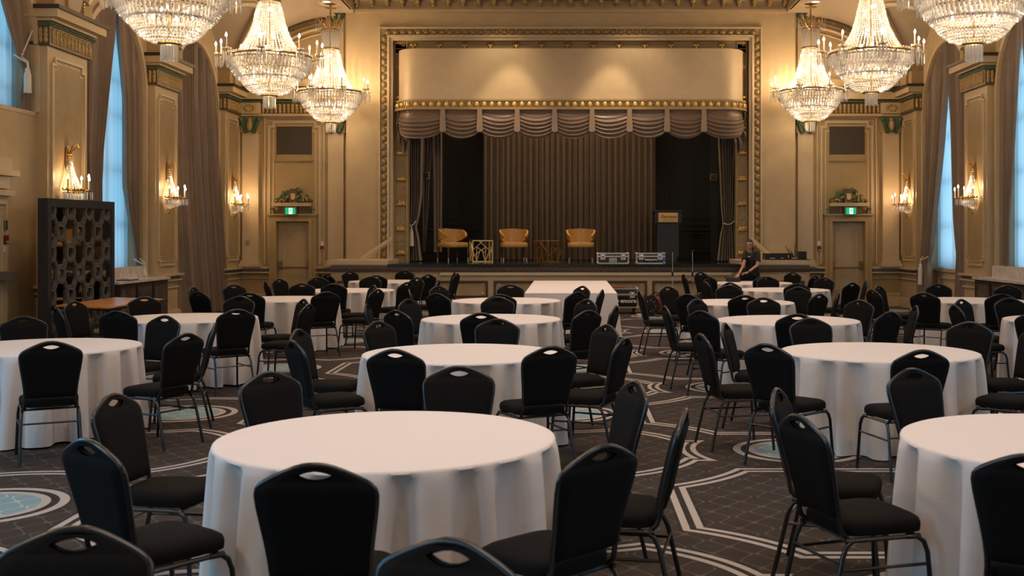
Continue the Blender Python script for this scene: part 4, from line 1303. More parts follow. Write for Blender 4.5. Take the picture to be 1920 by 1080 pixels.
# ------------------------------------------------------------------ chair
def outline(z):
    return interp([(.44, .176), (.50, .172), (.58, .178), (.66, .190), (.74, .203), (.79, .208), (.812, .2075), (.830, .199), (.846, .178), (.865, .142), (.882, .105), (.896, .070), (.904, .042), (.908, .0)], z)
def yback(z): return -.205 - .105 * max(0, (z - .46) / .45) ** 1.15
def rim_pts():
    zs = [.50, .56, .63, .70, .76, .80, .820, .835, .848, .865, .882, .896, .904]
    L = [(-outline(z), yback(z), z) for z in zs]
    R = [(-x, y, z) for x, y, z in L][::-1]
    return L + [(-.018, yback(.906), .9075), (.018, yback(.906), .9075)] + R
def make_chair():
    t = thing('banquet_chair', 'x', 'chair')
    # seat cushion
    def fn(u, v):
        a = 2 * pi * u; ex = .42
        cx, cy = cos(a), sin(a)
        x = math.copysign(abs(cx) ** ex, cx); y = math.copysign(abs(cy) ** ex, cy)
        prof = [(0, .415), (.92, .412), (.99, .418), (1.0, .435), (1.0, .452), (.97, .468), (.88, .480), (.6, .488), (.0, .492)]
        p = prof[int(round(v * 8))]
        w = .205 + .012 * y
        return (x * w * p[0], .005 + y * .205 * p[0], p[1])
    m = MB(); m.grid(fn, 32, 8, cu=True); m.build('seat', 'chair_fabric', t, smooth=True)
    # back panel, with hand hole under the rim
    hw = .068
    def hole(z):
        if z <= .850: return 0.0
        if z <= .872: return hw * sqrt((z - .850) / .022)
        if z <= .891: return hw * sqrt((.891 - z) / .019)
        return 0.0
    zr = [.488, .50, .53, .57, .61, .65, .69, .73, .77, .80, .82, .838, .850]
    zu = [.850, .854, .861, .868, .873, .878, .883, .888, .8915, .898]
    def pt(x, z, side, e2):
        e = min(1, (1 - abs(x) / (outline(z) + .002)) * 5)
        b = .020 * max(0, e) ** .5 * max(.05, e2) ** .5
        return (x, yback(z) + (.004 + b * 1.15) * side, z)
    m = MB()
    for side in (1, -1):
        m.grid(lambda u, v: pt((2 * u - 1) * (outline(zr[int(round(v * 12))]) - .002), zr[int(round(v * 12))], side, min(1, v * 7, .35 + (1 - v) * 4)), 22, 12)
        for sx_ in (-1, 1):
            def g(u, v):
                z = zu[int(round(v * 9))]; h0 = hole(z); ou = max(h0 + .001, outline(z) - .002)
                return pt(sx_ * (h0 + (ou - h0) * u), z, side, .30 - .2 * v)
            m.grid(g, 8, 9)
    # bottom edge strip
    for i in range(22):
        q = [(2 * (i + k) / 22 - 1) * (outline(.488) - .002) for k in (0, 1)]
        m.add([pt(q[0], .488, 1, 0), pt(q[1], .488, 1, 0), pt(q[1], .488, -1, 0), pt(q[0], .488, -1, 0)], [(0, 1, 2, 3)])
    # lip of the hand hole
    lp = [(hole(z), z) for z in zu[:-1]]; lp = lp + [(-x, z) for x, z in lp[::-1][1:-1]]
    m.tube([(x, yback(z), z) for x, z in lp], .006, 6, closed=True)
    m.build('backrest', 'chair_fabric', t, smooth=True)
    # frame: loop round the back carrying on down to the seat rails
    pts = [(-.172, -.17, .405), (-.176, -.197, .43), (-.172, -.207, .46)] + rim_pts() + [(.172, -.207, .46), (.176, -.197, .43), (.172, -.17, .405)]
    m = MB(); m.tube(pts, .0115, 8); m.build('back_frame', 'chair_metal', t, smooth=True)
    m = MB()
    for s in (-1, 1): m.tube([(s * .19, -.19, .40), (s * .195, 0, .40), (s * .20, .17, .40)], .011, 6)
    m.tube([(-.19, -.17, .40), (.19, -.17, .40)], .010, 6); m.tube([(-.20, .15, .40), (.20, .15, .40)], .010, 6)
    m.build('seat_frame', 'chair_metal', t, smooth=True)
    for s in (-1, 1):
        m = MB(); m.tube([(s * .20, .10, .40), (s * .203, .155, .397), (s * .207, .185, .375), (s * .212, .20, .33), (s * .225, .225, .006)], .0115, 8); m.build('leg', 'chair_metal', t, smooth=True)
        m = MB(); m.tube([(s * .188, -.10, .40), (s * .19, -.155, .40), (s * .194, -.19, .375), (s * .198, -.21, .33), (s * .212, -.285, .006)], .0115, 8); m.build('leg', 'chair_metal', t, smooth=True)
    m = MB()
    for s in (-1, 1): m.tube([(s * .2005, -.222, .28), (s * .216, .208, .28)], .0075, 6)
    m.tube([(-.20, -.222, .30), (.20, -.222, .30)], .0075, 6)
    m.build('stretcher', 'chair_metal', t, smooth=True)
    return t
CHAIR = make_chair()

# ------------------------------------------------------------------ round tables and cloths
R_T = .800
def cloth_mesh(seed, R=R_T, H=.742):
    q = random.Random(seed)
    fl = [(q.randint(17, 20), q.random() * 6, 1.0), (q.randint(12, 14), q.random() * 6, .6), (q.randint(6, 8), q.random() * 6, .45), (q.randint(29, 35), q.random() * 6, .2)]
    def fold(a):
        s_ = sum(w * sin(n * a + p + .6 * sin(2 * a + p)) for n, p, w in fl) / 1.5
        return math.tanh(s_ * 1.8 - .15)
    hem = [q.uniform(-.01, .025) for _ in range(6)]
    N = 288
    rs = [(0, 0), (.2, 0), (.45, 0), (.65, 0), (.76, 0), (R - .014, 0), (R - .004, .004), (R, .014)]
    T_ = [.03, .06, .10, .15, .21, .28, .36, .45, .55, .66, .78, .90, 1.0]
    def fn(u, v):
        i = int(round(v * (len(rs) + len(T_) - 1))); a = 2 * pi * u
        if i < len(rs):
            r, d = rs[i]
            return (r * cos(a), r * sin(a), H - d)
        t = T_[i - len(rs)]
        f = fold(a)
        k = t ** .50
        r = R + .002 + .030 * t + (.048 * f * k if f > 0 else .150 * f * k)
        z = H - .014 - t * (H - .03 - hem[int(u * 5.99)] * 0 - .008 * sin(3 * a + seed))
        tw = a + .035 * t * sin(7 * a + seed)
        return (r * cos(tw), r * sin(tw), z)
    m = MB(); m.grid(fn, N, len(rs) + len(T_) - 1, cu=True); return m
def make_table():
    t = thing('round_table', 'x', 'table')
    m = MB(); m.lathe([(0, .715), (.675, .715), (.68, .722), (.675, .735), (0, .735)], 40); m.build('tabletop', 'table_wood', t)
    for a in range(4):
        aa = pi / 4 + a * pi / 2; m = MB()
        m.tube([(.45 * cos(aa), .45 * sin(aa), .715), (.50 * cos(aa), .50 * sin(aa), .006)], .014, 6); m.build('leg', 'black_metal', t)
    return t
TBL = make_table()
TABLES = {
 'A': (-.861, 5.32, 'front centre table'), 'B': (-.873, 9.12, 'second centre table'), 'D': (-.888, 12.86, 'third centre table'), 'E': (-.914, 16.47, 'fourth centre table'),
 'L1': (-4.53, 9.66, 'front left table'), 'L2': (-4.44, 13.03, 'second left table'), 'L3': (-4.29, 16.92, 'third left table'),
 'L4': (-3.85, 19.56, 'fourth left table'), 'L5': (-3.78, 23.35, 'fifth left table'),
 'R0': (2.38, 5.23, 'front right table'), 'R1': (2.56, 9.24, 'second right table'), 'R2': (2.48, 12.67, 'third right table'), 'R3': (2.43, 16.08, 'fourth right table'),
 'R4': (3.80, 19.76, 'fifth right table'), 'R5': (3.71, 22.62, 'sixth right table'), 'W1': (5.92, 16.57, 'table by right window'), 'W2': (5.76, 12.67, 'table at right edge')}
TWHERE = {'A': 'front centre table, largest in view', 'B': 'second centre table', 'D': 'third centre table', 'E': 'fourth centre table before the long cloth table',
 'L1': 'front left table cut by the left edge', 'L2': 'second left table before the orange wooden table', 'L3': 'third left table', 'L4': 'fourth left table', 'L5': 'fifth left table before the stage',
 'R0': 'front right table cut by the right edge', 'R1': 'second right table', 'R2': 'third right table', 'R3': 'fourth right table', 'R4': 'fifth right table', 'R5': 'sixth right table holding the laptop',
 'W1': 'table by right window', 'W2': 'table cut by right edge behind front right one'}
for i, (k, (x, y, ph)) in enumerate(TABLES.items()):
    o = TBL if i == 0 else dup(TBL)
    o.location = (x, y, 0); o['label'] = 'round folding table hidden under the cloth of the ' + ph; o['group'] = 'round banquet tables'
    c_ = cloth_mesh(i * 3 + 1).build('tablecloth', 'linen', smooth=True, loc=(x, y, 0))
    c_.rotation_euler = (0, 0, i * 1.3)
    tag(c_, 'white floor-length cloth on the ' + TWHERE[k], 'tablecloth', 'white round tablecloths')

# chairs: (px, py of crown, table key, turn in degrees)
CH_L = [
 ('A', 590, 873, 0), ('A', 209, 821, 8), ('A', 222, 742, 0), ('A', 512, 702, 14), ('A', 857, 691, 8), ('A', 1160, 720, -12), ('A', 1283, 770, 0), ('A', 1130, 838, 4),
 ('B', 740, 657, 0), ('B', 571, 619, 0), ('B', 577, 639, 0), ('B', 725, 606, 20), ('B', 926, 602, 0), ('B', 1032, 651, -6), ('B', 1113, 611.5, 0), ('B', 1171, 635, 0),
 ('D', 902, 588, 0), ('D', 743, 583, 0), ('D', 687, 571, 0), ('D', 782, 563, 10), ('D', 932, 559, 0), ('D', 1103, 583, 0), ('D', 1088, 563, 0), ('D', 1155, 574, 0),
 ('E', 938, 553, 0), ('E', 819, 551, 0), ('E', 835, 537.6, 0), ('E', 795, 543, 0), ('E', 955.5, 536, 0), ('E', 1073, 548, 0), ('E', 1078, 537.7, 0), ('E', 1129, 544, 0),
 ('L5', 661, 509.6, 0), ('L5', 753.5, 509, 0), ('L5', 705.5, 517, 0), ('L5', 802.4, 515.6, 0), ('L5', 841, 511.7, 0), ('L5', 860, 513, 0), ('L5', 614, 516, 0), ('L5', 602.5, 512.5, 0),
 ('L4', 696, 519.5, 0), ('L4', 784, 521, 0), ('L4', 762, 529.8, 0), ('L4', 822, 526.3, 0), ('L4', 631.5, 531.3, 0), ('L4', 591, 520, 0), ('L4', 523, 523.3, 0), ('L4', 533, 528.3, 0),
 ('L3', 558.7, 533.7, 0), ('L3', 660.6, 536.5, 0), ('L3', 613, 548, 0), ('L3', 708, 543, 0), ('L3', 466, 550, 0), ('L3', 443, 534.5, 0), ('L3', 362, 539, 0), ('L3', 372, 548, 0),
 ('L2', 569, 561.7, 0), ('L2', 579, 571.7, 0), ('L2', 445, 557, 0), ('L2', 444, 581, 0), ('L2', 268, 557, 0), ('L2', 224, 583.5, 0), ('L2', 139, 565.6, 0), ('L2', 124, 577, 0),
 ('L1', 272, 596.5, 0), ('L1', 350, 626.7, 0), ('L1', 383, 607.5, 0), ('L1', 96, 642, 0), ('L1', 48, 596.7, 0),
 ('R1', 1438, 646.5, 0), ('R1', 1382, 608, 16), ('R1', 1314, 627, 0), ('R1', 1550, 603.5, 0), ('R1', 1728.6, 658, 16), ('R1', 1811, 607.5, 10), ('R1', 1937, 641, 0), ('R1', 1932, 616, 0),
 ('R2', 1495, 590, 0), ('R2', 1315, 584, 0), ('R2', 1249, 574, 0), ('R2', 1318, 563, 8), ('R2', 1436, 560.7, 0), ('R2', 1604, 564, 0), ('R2', 1662, 585, 0), ('R2', 1697, 574, 0),
 ('R3', 1396, 554.6, 0), ('R3', 1291, 552.6, 0), ('R3', 1258, 538.4, 0), ('R3', 1199, 545.5, 0), ('R3', 1366.5, 535.7, 0), ('R3', 1497.7, 538.7, 14), ('R3', 1530, 551.5, 0), ('R3', 1560, 547, 0),
 ('R4', 1498.5, 534, 0), ('R4', 1353, 523.5, 0), ('R4', 1369, 530.6, 0), ('R4', 1320, 527, 0), ('R4', 1446.5, 521, 0), ('R4', 1546.5, 521, 0), ('R4', 1598, 531, 0), ('R4', 1617, 526.3, 0),
 ('R5', 1337, 517.5, 0), ('R5', 1313, 511, 0), ('R5', 1303, 515, 0), ('R5', 1433, 519.5, 0), ('R5', 1402.5, 510.8, 0), ('R5', 1487.5, 511.3, 0), ('R5', 1523, 517.6, 0), ('R5', 1544, 514.8, 0),
 ('W1', 1636, 544, 0), ('W1', 1659, 536.7, 0), ('W1', 1729, 550, 0), ('W1', 1761.5, 534, 0), ('W1', 1891, 535.5, 10), ('W1', 1878, 552, 0),
 ('W2', 1802, 562, 0), ('W2', 1798, 573, 0), ('W2', 1937, 588, 0), ('W2', 1927, 563, 0),
 ('R0', 1520, 780, 4), ('R0', 1514, 734, 0), ('R0', 1725, 697, 14), ('R0', 1945, 846, 0),
]
SECT = ['near', 'near right', 'right', 'far right', 'far', 'far left', 'left', 'near left']
placed = []
for (k, px, py, turn) in CH_L:
    tx, ty, ph = TABLES[k]
    Z = (HC - .907) * F / (py - CY)
    X = ax(px, Z)
    dx, dy = tx - X, ty - Z
    d = sqrt(dx * dx + dy * dy)
    dmin = 1.41
    if d < dmin:
        # slide outward from the table
        X = tx - dx / d * dmin; Z = ty - dy / d * dmin
    if d > 1.62: 
        X = tx - dx / d * 1.62; Z = ty - dy / d * 1.62
    face = atan2(ty - Z, tx - X) + radians(turn)
    placed.append([k, X, Z, face, px, py, ph])
for it in range(20):
    for w in placed:
        for k, (tx, ty, _) in TABLES.items():
            dx, dy = w[1] - tx, w[2] - ty; d = sqrt(dx * dx + dy * dy)
            # nearest part of the chair (seat front or back) to any other table
            for off in (0, .30, .55):
                cx2, cy2 = w[1] + off * cos(w[3]), w[2] + off * sin(w[3])
                ddx, ddy = cx2 - tx, cy2 - ty; dd = sqrt(ddx * ddx + ddy * ddy)
                lim = (.93 if k != w[0] else .0) + (.20 if off > 0 else .02)
                if k != w[0] and dd < lim: w[1] += ddx / dd * (lim - dd) * .5; w[2] += ddy / dd * (lim - dd) * .5
# keep neighbours at one table from running into each other
for it in range(60):
    for i in range(len(placed)):
        for j in range(i + 1, len(placed)):
            a, b = placed[i], placed[j]
            ca = (a[1] + .29 * cos(a[3]), a[2] + .29 * sin(a[3])); cb = (b[1] + .29 * cos(b[3]), b[2] + .29 * sin(b[3]))
            dd = sqrt((ca[0] - cb[0]) ** 2 + (ca[1] - cb[1]) ** 2)
            if dd < .53:
                if a[0] == b[0]:
                    tx, ty, _ = TABLES[a[0]]
                    for w, o_ in ((a, b), (b, a)):
                        an = atan2(w[2] - ty, w[1] - tx); bn = atan2(o_[2] - ty, o_[1] - tx)
                        df = (an - bn + pi) % (2 * pi) - pi
                        na = an + math.copysign(.008, df); r_ = sqrt((w[1] - tx) ** 2 + (w[2] - ty) ** 2)
                        w[3] += na - an; w[1], w[2] = tx + r_ * cos(na), ty + r_ * sin(na)
                else:
                    vx, vy = (ca[0] - cb[0]) / (dd + 1e-6), (ca[1] - cb[1]) / (dd + 1e-6)
                    a[1] += vx * .006; a[2] += vy * .006; b[1] -= vx * .006; b[2] -= vy * .006
placed.append(['F', at(143, 993, 3.01).x, 3.01, radians(-90), 143, 993, ''])
placed.append(['F', at(847, 1018, 2.89).x, 2.89, radians(-90 - 24), 847, 1018, ''])
labs = {}
rows = []
for (k, X, Z, face, px, py, ph) in placed:
    # crown point to chair origin
    ox, oy = X + .305 * cos(face), Z + .305 * sin(face)
    if k == 'F':
        lab = 'black banquet chair cut off by the bottom edge, ' + ('at the bottom left corner' if px < 400 else 'just right of centre of the bottom')
        grp = 'banquet chairs at the bottom edge'
    else:
        tx, ty, _ = TABLES[k]
        an = (atan2(X - tx, -(Z - ty)) + 2 * pi) % (2 * pi)      # 0 = near side, pi/2 = right
        s_ = SECT[int((an + pi / 8) / (pi / 4)) % 8]
        lf = atan2(-Z, -X); df = abs((face - lf + pi) % (2 * pi) - pi)
        pose = 'facing the camera' if df < radians(62) else ('seen from behind' if df > radians(118) else 'seen side on')
        lab = 'black banquet chair %s, %s side of %s' % (pose, s_, ph)
        grp = 'banquet chairs around the ' + ph
    rows.append([lab, grp, ox, oy, face, X])
    labs.setdefault(lab, []).append(len(rows) - 1)
for lab, ids in labs.items():
    if len(ids) > 1:
        ids.sort(key=lambda i: rows[i][5])
        if len(ids) == 2: w = ['left-hand of two: ', 'right-hand of two: ']
        else: w = ['left-hand of three: ', 'middle of three: ', 'right-hand of three: ', 'last: ']
        for n_, i in enumerate(ids): rows[i][0] = w[min(n_, 3)] + lab
for i, (lab, grp, x, y, face, _) in enumerate(rows):
    o = CHAIR if i == 0 else dup(CHAIR)
    o.location = (x, y, 0); o.rotation_euler = (0, 0, face - pi / 2)
    o['label'] = lab; o['group'] = grp
for i, (lab, grp, x, y, face, _) in enumerate(rows):
    fx, fy = x + .22 * cos(face), y + .22 * sin(face)
    for k, (tx, ty, _p) in TABLES.items():
        for (qx, qy) in ((fx, fy), (x, y), (x - .3 * cos(face), y - .3 * sin(face)), (fx - .2 * sin(face), fy + .2 * cos(face)), (fx + .2 * sin(face), fy - .2 * cos(face))):
            d_ = sqrt((qx - tx) ** 2 + (qy - ty) ** 2)
            if d_ < .84: print('CLOSE', i, lab, k, round(d_, 2)); break
print('CHAIRS', len(rows), 'unique', len(set(r[0] for r in rows)))

# ------------------------------------------------------------------ long table with a boxed cloth
tx0, tx1, ty0, ty1 = -.725, .80, 18.5, 23.6
lt = thing('long_table', 'long folding table under the boxed white cloth in the middle aisle', 'table', ((tx0 + tx1) / 2, (ty0 + ty1) / 2, 0))
m = MB(); hx, hy = (tx1 - tx0) / 2 - .01, (ty1 - ty0) / 2 - .01
m.box(-hx, hx, -hy, hy, .71, .735); m.build('tabletop', 'table_wood', lt)
for a in (-1, 1):
    for b in (-1, 1):
        m = MB(); m.tube([(a * (hx - .2), b * (hy - .2), .71), (a * (hx - .2), b * (hy - .2), .006)], .015, 6); m.build('leg', 'black_metal', lt)
def boxcloth():
    m = MB(); per = []
    hx2, hy2 = (tx1 - tx0) / 2, (ty1 - ty0) / 2
    corners = [(-hx2, -hy2), (hx2, -hy2), (hx2, hy2), (-hx2, hy2)]
    for i in range(4):
        a, b = corners[i], corners[(i + 1) % 4]; n = 26 if i % 2 == 0 else 60
        for q in range(n): per.append((a[0] + (b[0] - a[0]) * q / n, a[1] + (b[1] - a[1]) * q / n, min(q, n - q) / n, i))
    N = len(per)
    ts = [0, .01, .05, .15, .3, .5, .75, 1.0]
    def fn(u, v):
        x, y, e, side = per[int(round(u * N)) % N]; t = ts[int(round(v * 7))]
        cz = 1 - min(1, e * 9)
        o = .012 * t * sin(u * 70) + .10 * t * cz ** 2 + .03 * t
        nx, ny = [(0, -1), (1, 0), (0, 1), (-1, 0)][side]
        if e == 0: nx, ny = math.copysign(.7, x), math.copysign(.7, y)
        return (x + nx * o, y + ny * o, .742 - t * .715)
    m.grid(fn, N, 7, cu=True)
    m.f.append(tuple(i * 8 for i in range(N))); m.mi.append(0)
    return m
c_ = boxcloth().build('tablecloth', 'linen', loc=((tx0 + tx1) / 2, (ty0 + ty1) / 2, 0))
tag(c_, 'white box-pleated cloth on the long rectangular table before the stage', 'tablecloth')
# ------------------------------------------------------------------ mirrored fretwork screen
A_, B_ = Vector((-7.30, 15.70, 0)), Vector((-7.10, 17.52, 0))
ang = atan2(B_.y - A_.y, B_.x - A_.x); Ls = (B_ - A_).length
scn = thing('room_divider', 'tall dark fretwork screen with mirrored back at left by the wooden table', 'screen', (A_.x, A_.y, 0), ang)
# local: x along the face, y towards the wall (+y), face at y=0
Hs = 2.22
m = MB(); w = .10
m.box(0, w, -.0, .15, 0, Hs); m.box(Ls - w, Ls, 0, .15, 0, Hs); m.box(w, Ls - w, 0, .15, Hs - .12, Hs); m.box(w, Ls - w, 0, .15, 0, .14)
m.box(w, Ls - w, .13, .15, .14, Hs - .12)
m.build('outer_frame', 'screen_frame', scn)
m = MB(); m.box(w, Ls - w, .045, .06, .14, Hs - .12); m.build('mirror_panel', 'mirror', scn)
m = MB(); nx_, nz_ = 7, 7; px_ = (Ls - 2 * w) / 6.5; pz_ = (Hs - .26) / 6.4
def strip(m, pts, wd, y0, y1, closed=True):
    n = len(pts)
    for i in range(n if closed else n - 1):
        a, b = pts[i], pts[(i + 1) % n]
        dx, dz = b[0] - a[0], b[1] - a[1]; l = sqrt(dx * dx + dz * dz)
        if l < 1e-6: continue
        nx, nz = -dz / l * wd / 2, dx / l * wd / 2; ex, ez = dx / l * wd * .3, dz / l * wd * .3
        q = [(a[0] - ex + nx, a[1] - ez + nz), (b[0] + ex + nx, b[1] + ez + nz), (b[0] + ex - nx, b[1] + ez - nz), (a[0] - ex - nx, a[1] - ez - nz)]
        if any(t[0] < w - .01 or t[0] > Ls - w + .01 or t[1] > Hs - .11 or t[1] < .13 for t in q): 
            q = [(min(max(t[0], w - .01), Ls - w + .01), min(max(t[1], .13), Hs - .11)) for t in q]
        m.prism(q, lambda u, v, d: (u, d, v), y0, y1)
fr2 = MB()
for j in range(8):
    for i in range(8):
        cx_ = w + (i + .1) * px_; cz_ = Hs - .16 - j * pz_
        if (i + j) % 2 == 0:
            if cx_ > Ls - w: continue
            strip(m, [(cx_ + .085 * cos(a * pi / 8), cz_ + .105 * sin(a * pi / 8)) for a in range(16)], .030, .020, .046)
            strip(fr2, [(cx_ + .112 * cos(a * pi / 8), cz_ + .135 * sin(a * pi / 8)) for a in range(16)], .016, .012, .046)
        else:
            hx_, hz_ = px_ * .62, pz_ * .72; c1, c2 = hx_ * .5, hz_ * .42
            oc = [(-hx_, -c2), (-hx_, c2), (-c1, hz_), (c1, hz_), (hx_, c2), (hx_, -c2), (c1, -hz_), (-c1, -hz_)]
            strip(m, [(cx_ + a, cz_ + b) for a, b in oc], .030, .016, .046)
            strip(fr2, [(cx_ + a * .86, cz_ + b * .88) for a, b in oc], .012, .028, .046)
m.build('fretwork', 'fret', scn); fr2.build('fret_beading', 'fret', scn)

# wooden folding table beside it
P0, P1, P2 = Vector((-7.02, 15.45, 0)), Vector((-6.10, 14.87, 0)), Vector((-6.12, 16.95, 0))
wt = thing('wooden_table', 'bare orange-brown plywood folding table in front of the mirrored screen', 'table', (-6.56, 16.15, 0))
poly = [(-7.02, 15.32), (-6.11, 14.86), (-6.12, 16.92), (-7.0, 17.3)]
m = MB(); m.prism([(a + 6.56, b - 16.15) for a, b in poly], lambda u, v, d: (u, v, d), .722, .742); m.build('tabletop', 'orange_wood', wt)
m = MB(); m.prism([((a + 6.56) * .96, (b - 16.15) * .97) for a, b in poly], lambda u, v, d: (u, v, d), .69, .722); m.build('apron', 'black_metal', wt)
for (a, b) in poly:
    x, y = (a + 6.56) * .82, (b - 16.15) * .8
    m = MB(); m.tube([(x, y, .69), (x, y, .006)], .014, 6); m.build('leg', 'black_metal', wt)
m = MB(); m.bar(((poly[0][0] + 6.56) * .82, (poly[0][1] - 16.15) * .8, .35), ((poly[1][0] + 6.56) * .82, (poly[1][1] - 16.15) * .8, .35), .02); m.build('crossbar', 'black_metal', wt)

# ------------------------------------------------------------------ marble-topped sideboards
def sideboard(X, sg, ya, yb, label):
    s = thing('sideboard', label, 'cabinet', (X, (ya + yb) / 2, 0), 0, 'marble topped sideboards along the side walls')
    hy = (yb - ya) / 2; D = .34
    def b(m, x0, x1, y0, y1, z0, z1): 
        a, c = sorted((x0 * sg, x1 * sg)); return m.box(a, c, y0, y1, z0, z1)
    m = MB(); b(m, .0, D, -hy, hy, .06, .88); b(m, 0, D - .04, -hy + .03, hy - .03, 0.0, .06); m.build('body', 'cab_wood', s)
    m = MB(); b(m, .0, D + .04, -hy - .04, hy + .04, .88, .92); m.build('marble_top', 'marble', s)
    n = 3
    for i in range(n):
        y0 = -hy + .06 + i * (2 * hy - .06) / n; y1 = y0 + (2 * hy - .06) / n - .06
        m = MB(); b(m, D, D + .018, y0, y1, .12, .84); d = m.build('door', 'cab_wood', s)
        m = MB(); b(m, D + .016, D + .022, y0 + .05, y1 - .05, .17, .79); m.build('door_panel', 'cab_glass', d)
        m = MB(); m.ell(((D + .035) * sg, (y1 - .03) if i % 2 == 0 else (y0 + .03), .48), .015, .015, .015, 8, 6); m.build('knob', 'chrome', d)
    m = MB(); b(m, -.005, .001, -hy, hy, .1, .8)
    return s
sideboard(XL + .012, 1, 18.62, 20.95, 'dark sideboard with marble top against the left wall behind the screen')
sideboard(XR - .012, -1, 18.5, 20.95, 'dark sideboard with marble top at the right edge under the window')
for X, sg, ya, yb, lab in ((XL + .02, 1, 18.75, 20.55, 'pale marble splash slab standing on the left sideboard'), (XR - .02, -1, 18.7, 20.9, 'pale marble splash slab standing on the right sideboard')):
    m = MB(); a, c_ = sorted((X, X + .03 * sg)); m.box(a, c_, ya, yb, .92, 1.14)
    tag(m.build('marble_slab', 'marble'), lab, 'slab')
tr_ = tag(MB().box(-.12, .12, -.20, .20, 0, .015).build('serving_tray', 'tray', loc=(-7.62, 19.35, .92)), 'black tray on the left marble sideboard', 'tray')
m = MB(); m.box(-.07, .07, -.11, .11, 0, .03); tag(m.build('notebook', 'white_plastic', loc=(-7.62, 19.36, .935)), 'pale notebook lying on the black tray', 'notebook')

# far left bay: wall entablature, pull station, small box, service panel
Xw = XLb
p = struct(thing(tn(), None, None))
m = MB()
for (z0, z1, d, y1) in ((2.62, 2.80, .07, 16.02), (2.54, 2.62, .14, 16.10), (2.36, 2.54, .05, 15.98), (2.26, 2.34, .10, 16.04), (0, 2.26, .04, 15.95)):
    m.box(Xw, Xw + d, 14.0, y1, z0, z1)
m.build('door_surround', 'cream_trim', p)
m = MB(); moulding_rect(m, lambda u, v, d: (Xw + .04 + d, u, v), 14.2, 15.85, .3, 2.15, w=.03); m.build('surround_moulding', 'cream_trim', p)
fa = thing('fire_alarm', 'red fire alarm pull station on the far left wall at the picture edge', 'fire alarm', (Xw + .04, 15.83, 1.70))
m = MB(); m.box(0, .05, -.045, .045, -.12, 0); m.build('pull_station', 'alarm_red', fa)
m = MB(); m.box(.049, .056, -.03, .03, -.10, -.085); m.build('pull_handle', 'white_plastic', fa)
m = MB(); m.box(0, .02, -.045, .045, -.24, -.14); m.build('instruction_plate', 'white_plastic', fa)
tag(MB().box(0, .03, -.045, .045, -.07, .07).build('wall_switch', 'grey_band', loc=(Xw + .04, 15.83, 1.84)), 'grey switch plate above the pull station at the left edge', 'switch')
tag(MB().box(0, .16, -.25, .10, -.09, .03).build('wall_bracket', 'grey_band', loc=(Xw + .04, 15.80, 1.16)), 'grey box bracket on the wall at the left edge', 'bracket')

# ------------------------------------------------------------------ stage furniture
def armchair():
    t = thing('armchair', 'x', 'armchair', (0, 0, 0), 0, 'tan leather tub armchairs on the stage')
    # faces -y
    def fn(u, v):
        a = 2 * pi * u; cx, cy = cos(a), sin(a)
        x = math.copysign(abs(cx) ** .45, cx); y = math.copysign(abs(cy) ** .45, cy)
        p = [(0, .355), (.97, .355), (1, .37), (1, .44), (.97, .462), (.8, .472), (0, .476)][int(round(v * 6))]
        return (x * .315 * p[0], y * .28 * p[0] - .01, p[1])
    m = MB(); m.grid(fn, 32, 6, cu=True); m.build('seat', 'leather', t, smooth=True)
    # tub back
    def shell(off):
        def g(u, v):
            a = pi * (-.22 + 1.44 * u)      # sweeps right arm -> back -> left arm
            t_ = abs(u - .5) * 2
            top = .80 - .05 * t_ - .13 * max(0, (t_ - .55) / .45) ** 1.4
            bot = .47 + .13 * max(0, (t_ - .35) / .65) ** .9
            z = bot + (top - bot) * v
            lean = .05 * v
            r = 1 + lean + off
            return (.285 * r * cos(a), .01 + .27 * r * sin(a) + .0, z)
        return g
    m = MB(); m.grid(shell(0), 28, 6); m.grid(shell(.17), 28, 6)
    nv = 7; n1 = 29 * nv
    loop = [i * nv for i in range(29)] + [28 * nv + j for j in range(1, 7)] + [i * nv + 6 for i in range(27, -1, -1)] + [j for j in range(5, 0, -1)]
    for a, b in zip(loop, loop[1:] + loop[:1]): m.f.append((a, b, b + n1, a + n1)); m.mi.append(0)
    m.build('tub_back', 'leather', t, smooth=True)
    for sx_, sy_ in ((-1, -1), (1, -1), (-1, 1), (1, 1)):
        x, y = sx_ * .265, sy_ * .23
        m = MB(); m.tube([(x, y, .36), (x * 1.02, y * 1.03, .10)], [.026, .018], 8); lg = m.build('leg', 'dark_wood', t)
        m = MB(); m.tube([(x * 1.02, y * 1.03, .10), (x * 1.03, y * 1.05, .002)], [.0175, .012], 8); m.build('brass_foot', 'aluminium', lg)
    return t
ac = armchair()
for i, (px, rz, lab) in enumerate(((849, radians(38), 'tan leather tub armchair at left of the stage, turned to the right'),
    (963.5, radians(10), 'tan leather tub armchair in the middle, between the two brass tables'),
    (1089, radians(0), 'tan leather tub armchair at right, squarely facing the hall'))):
    o = ac if i == 0 else dup(ac)
    Y = 26.45; o.location = (ax(px, Y), Y, ZS + .002); o.rotation_euler = (0, 0, rz); o['label'] = lab
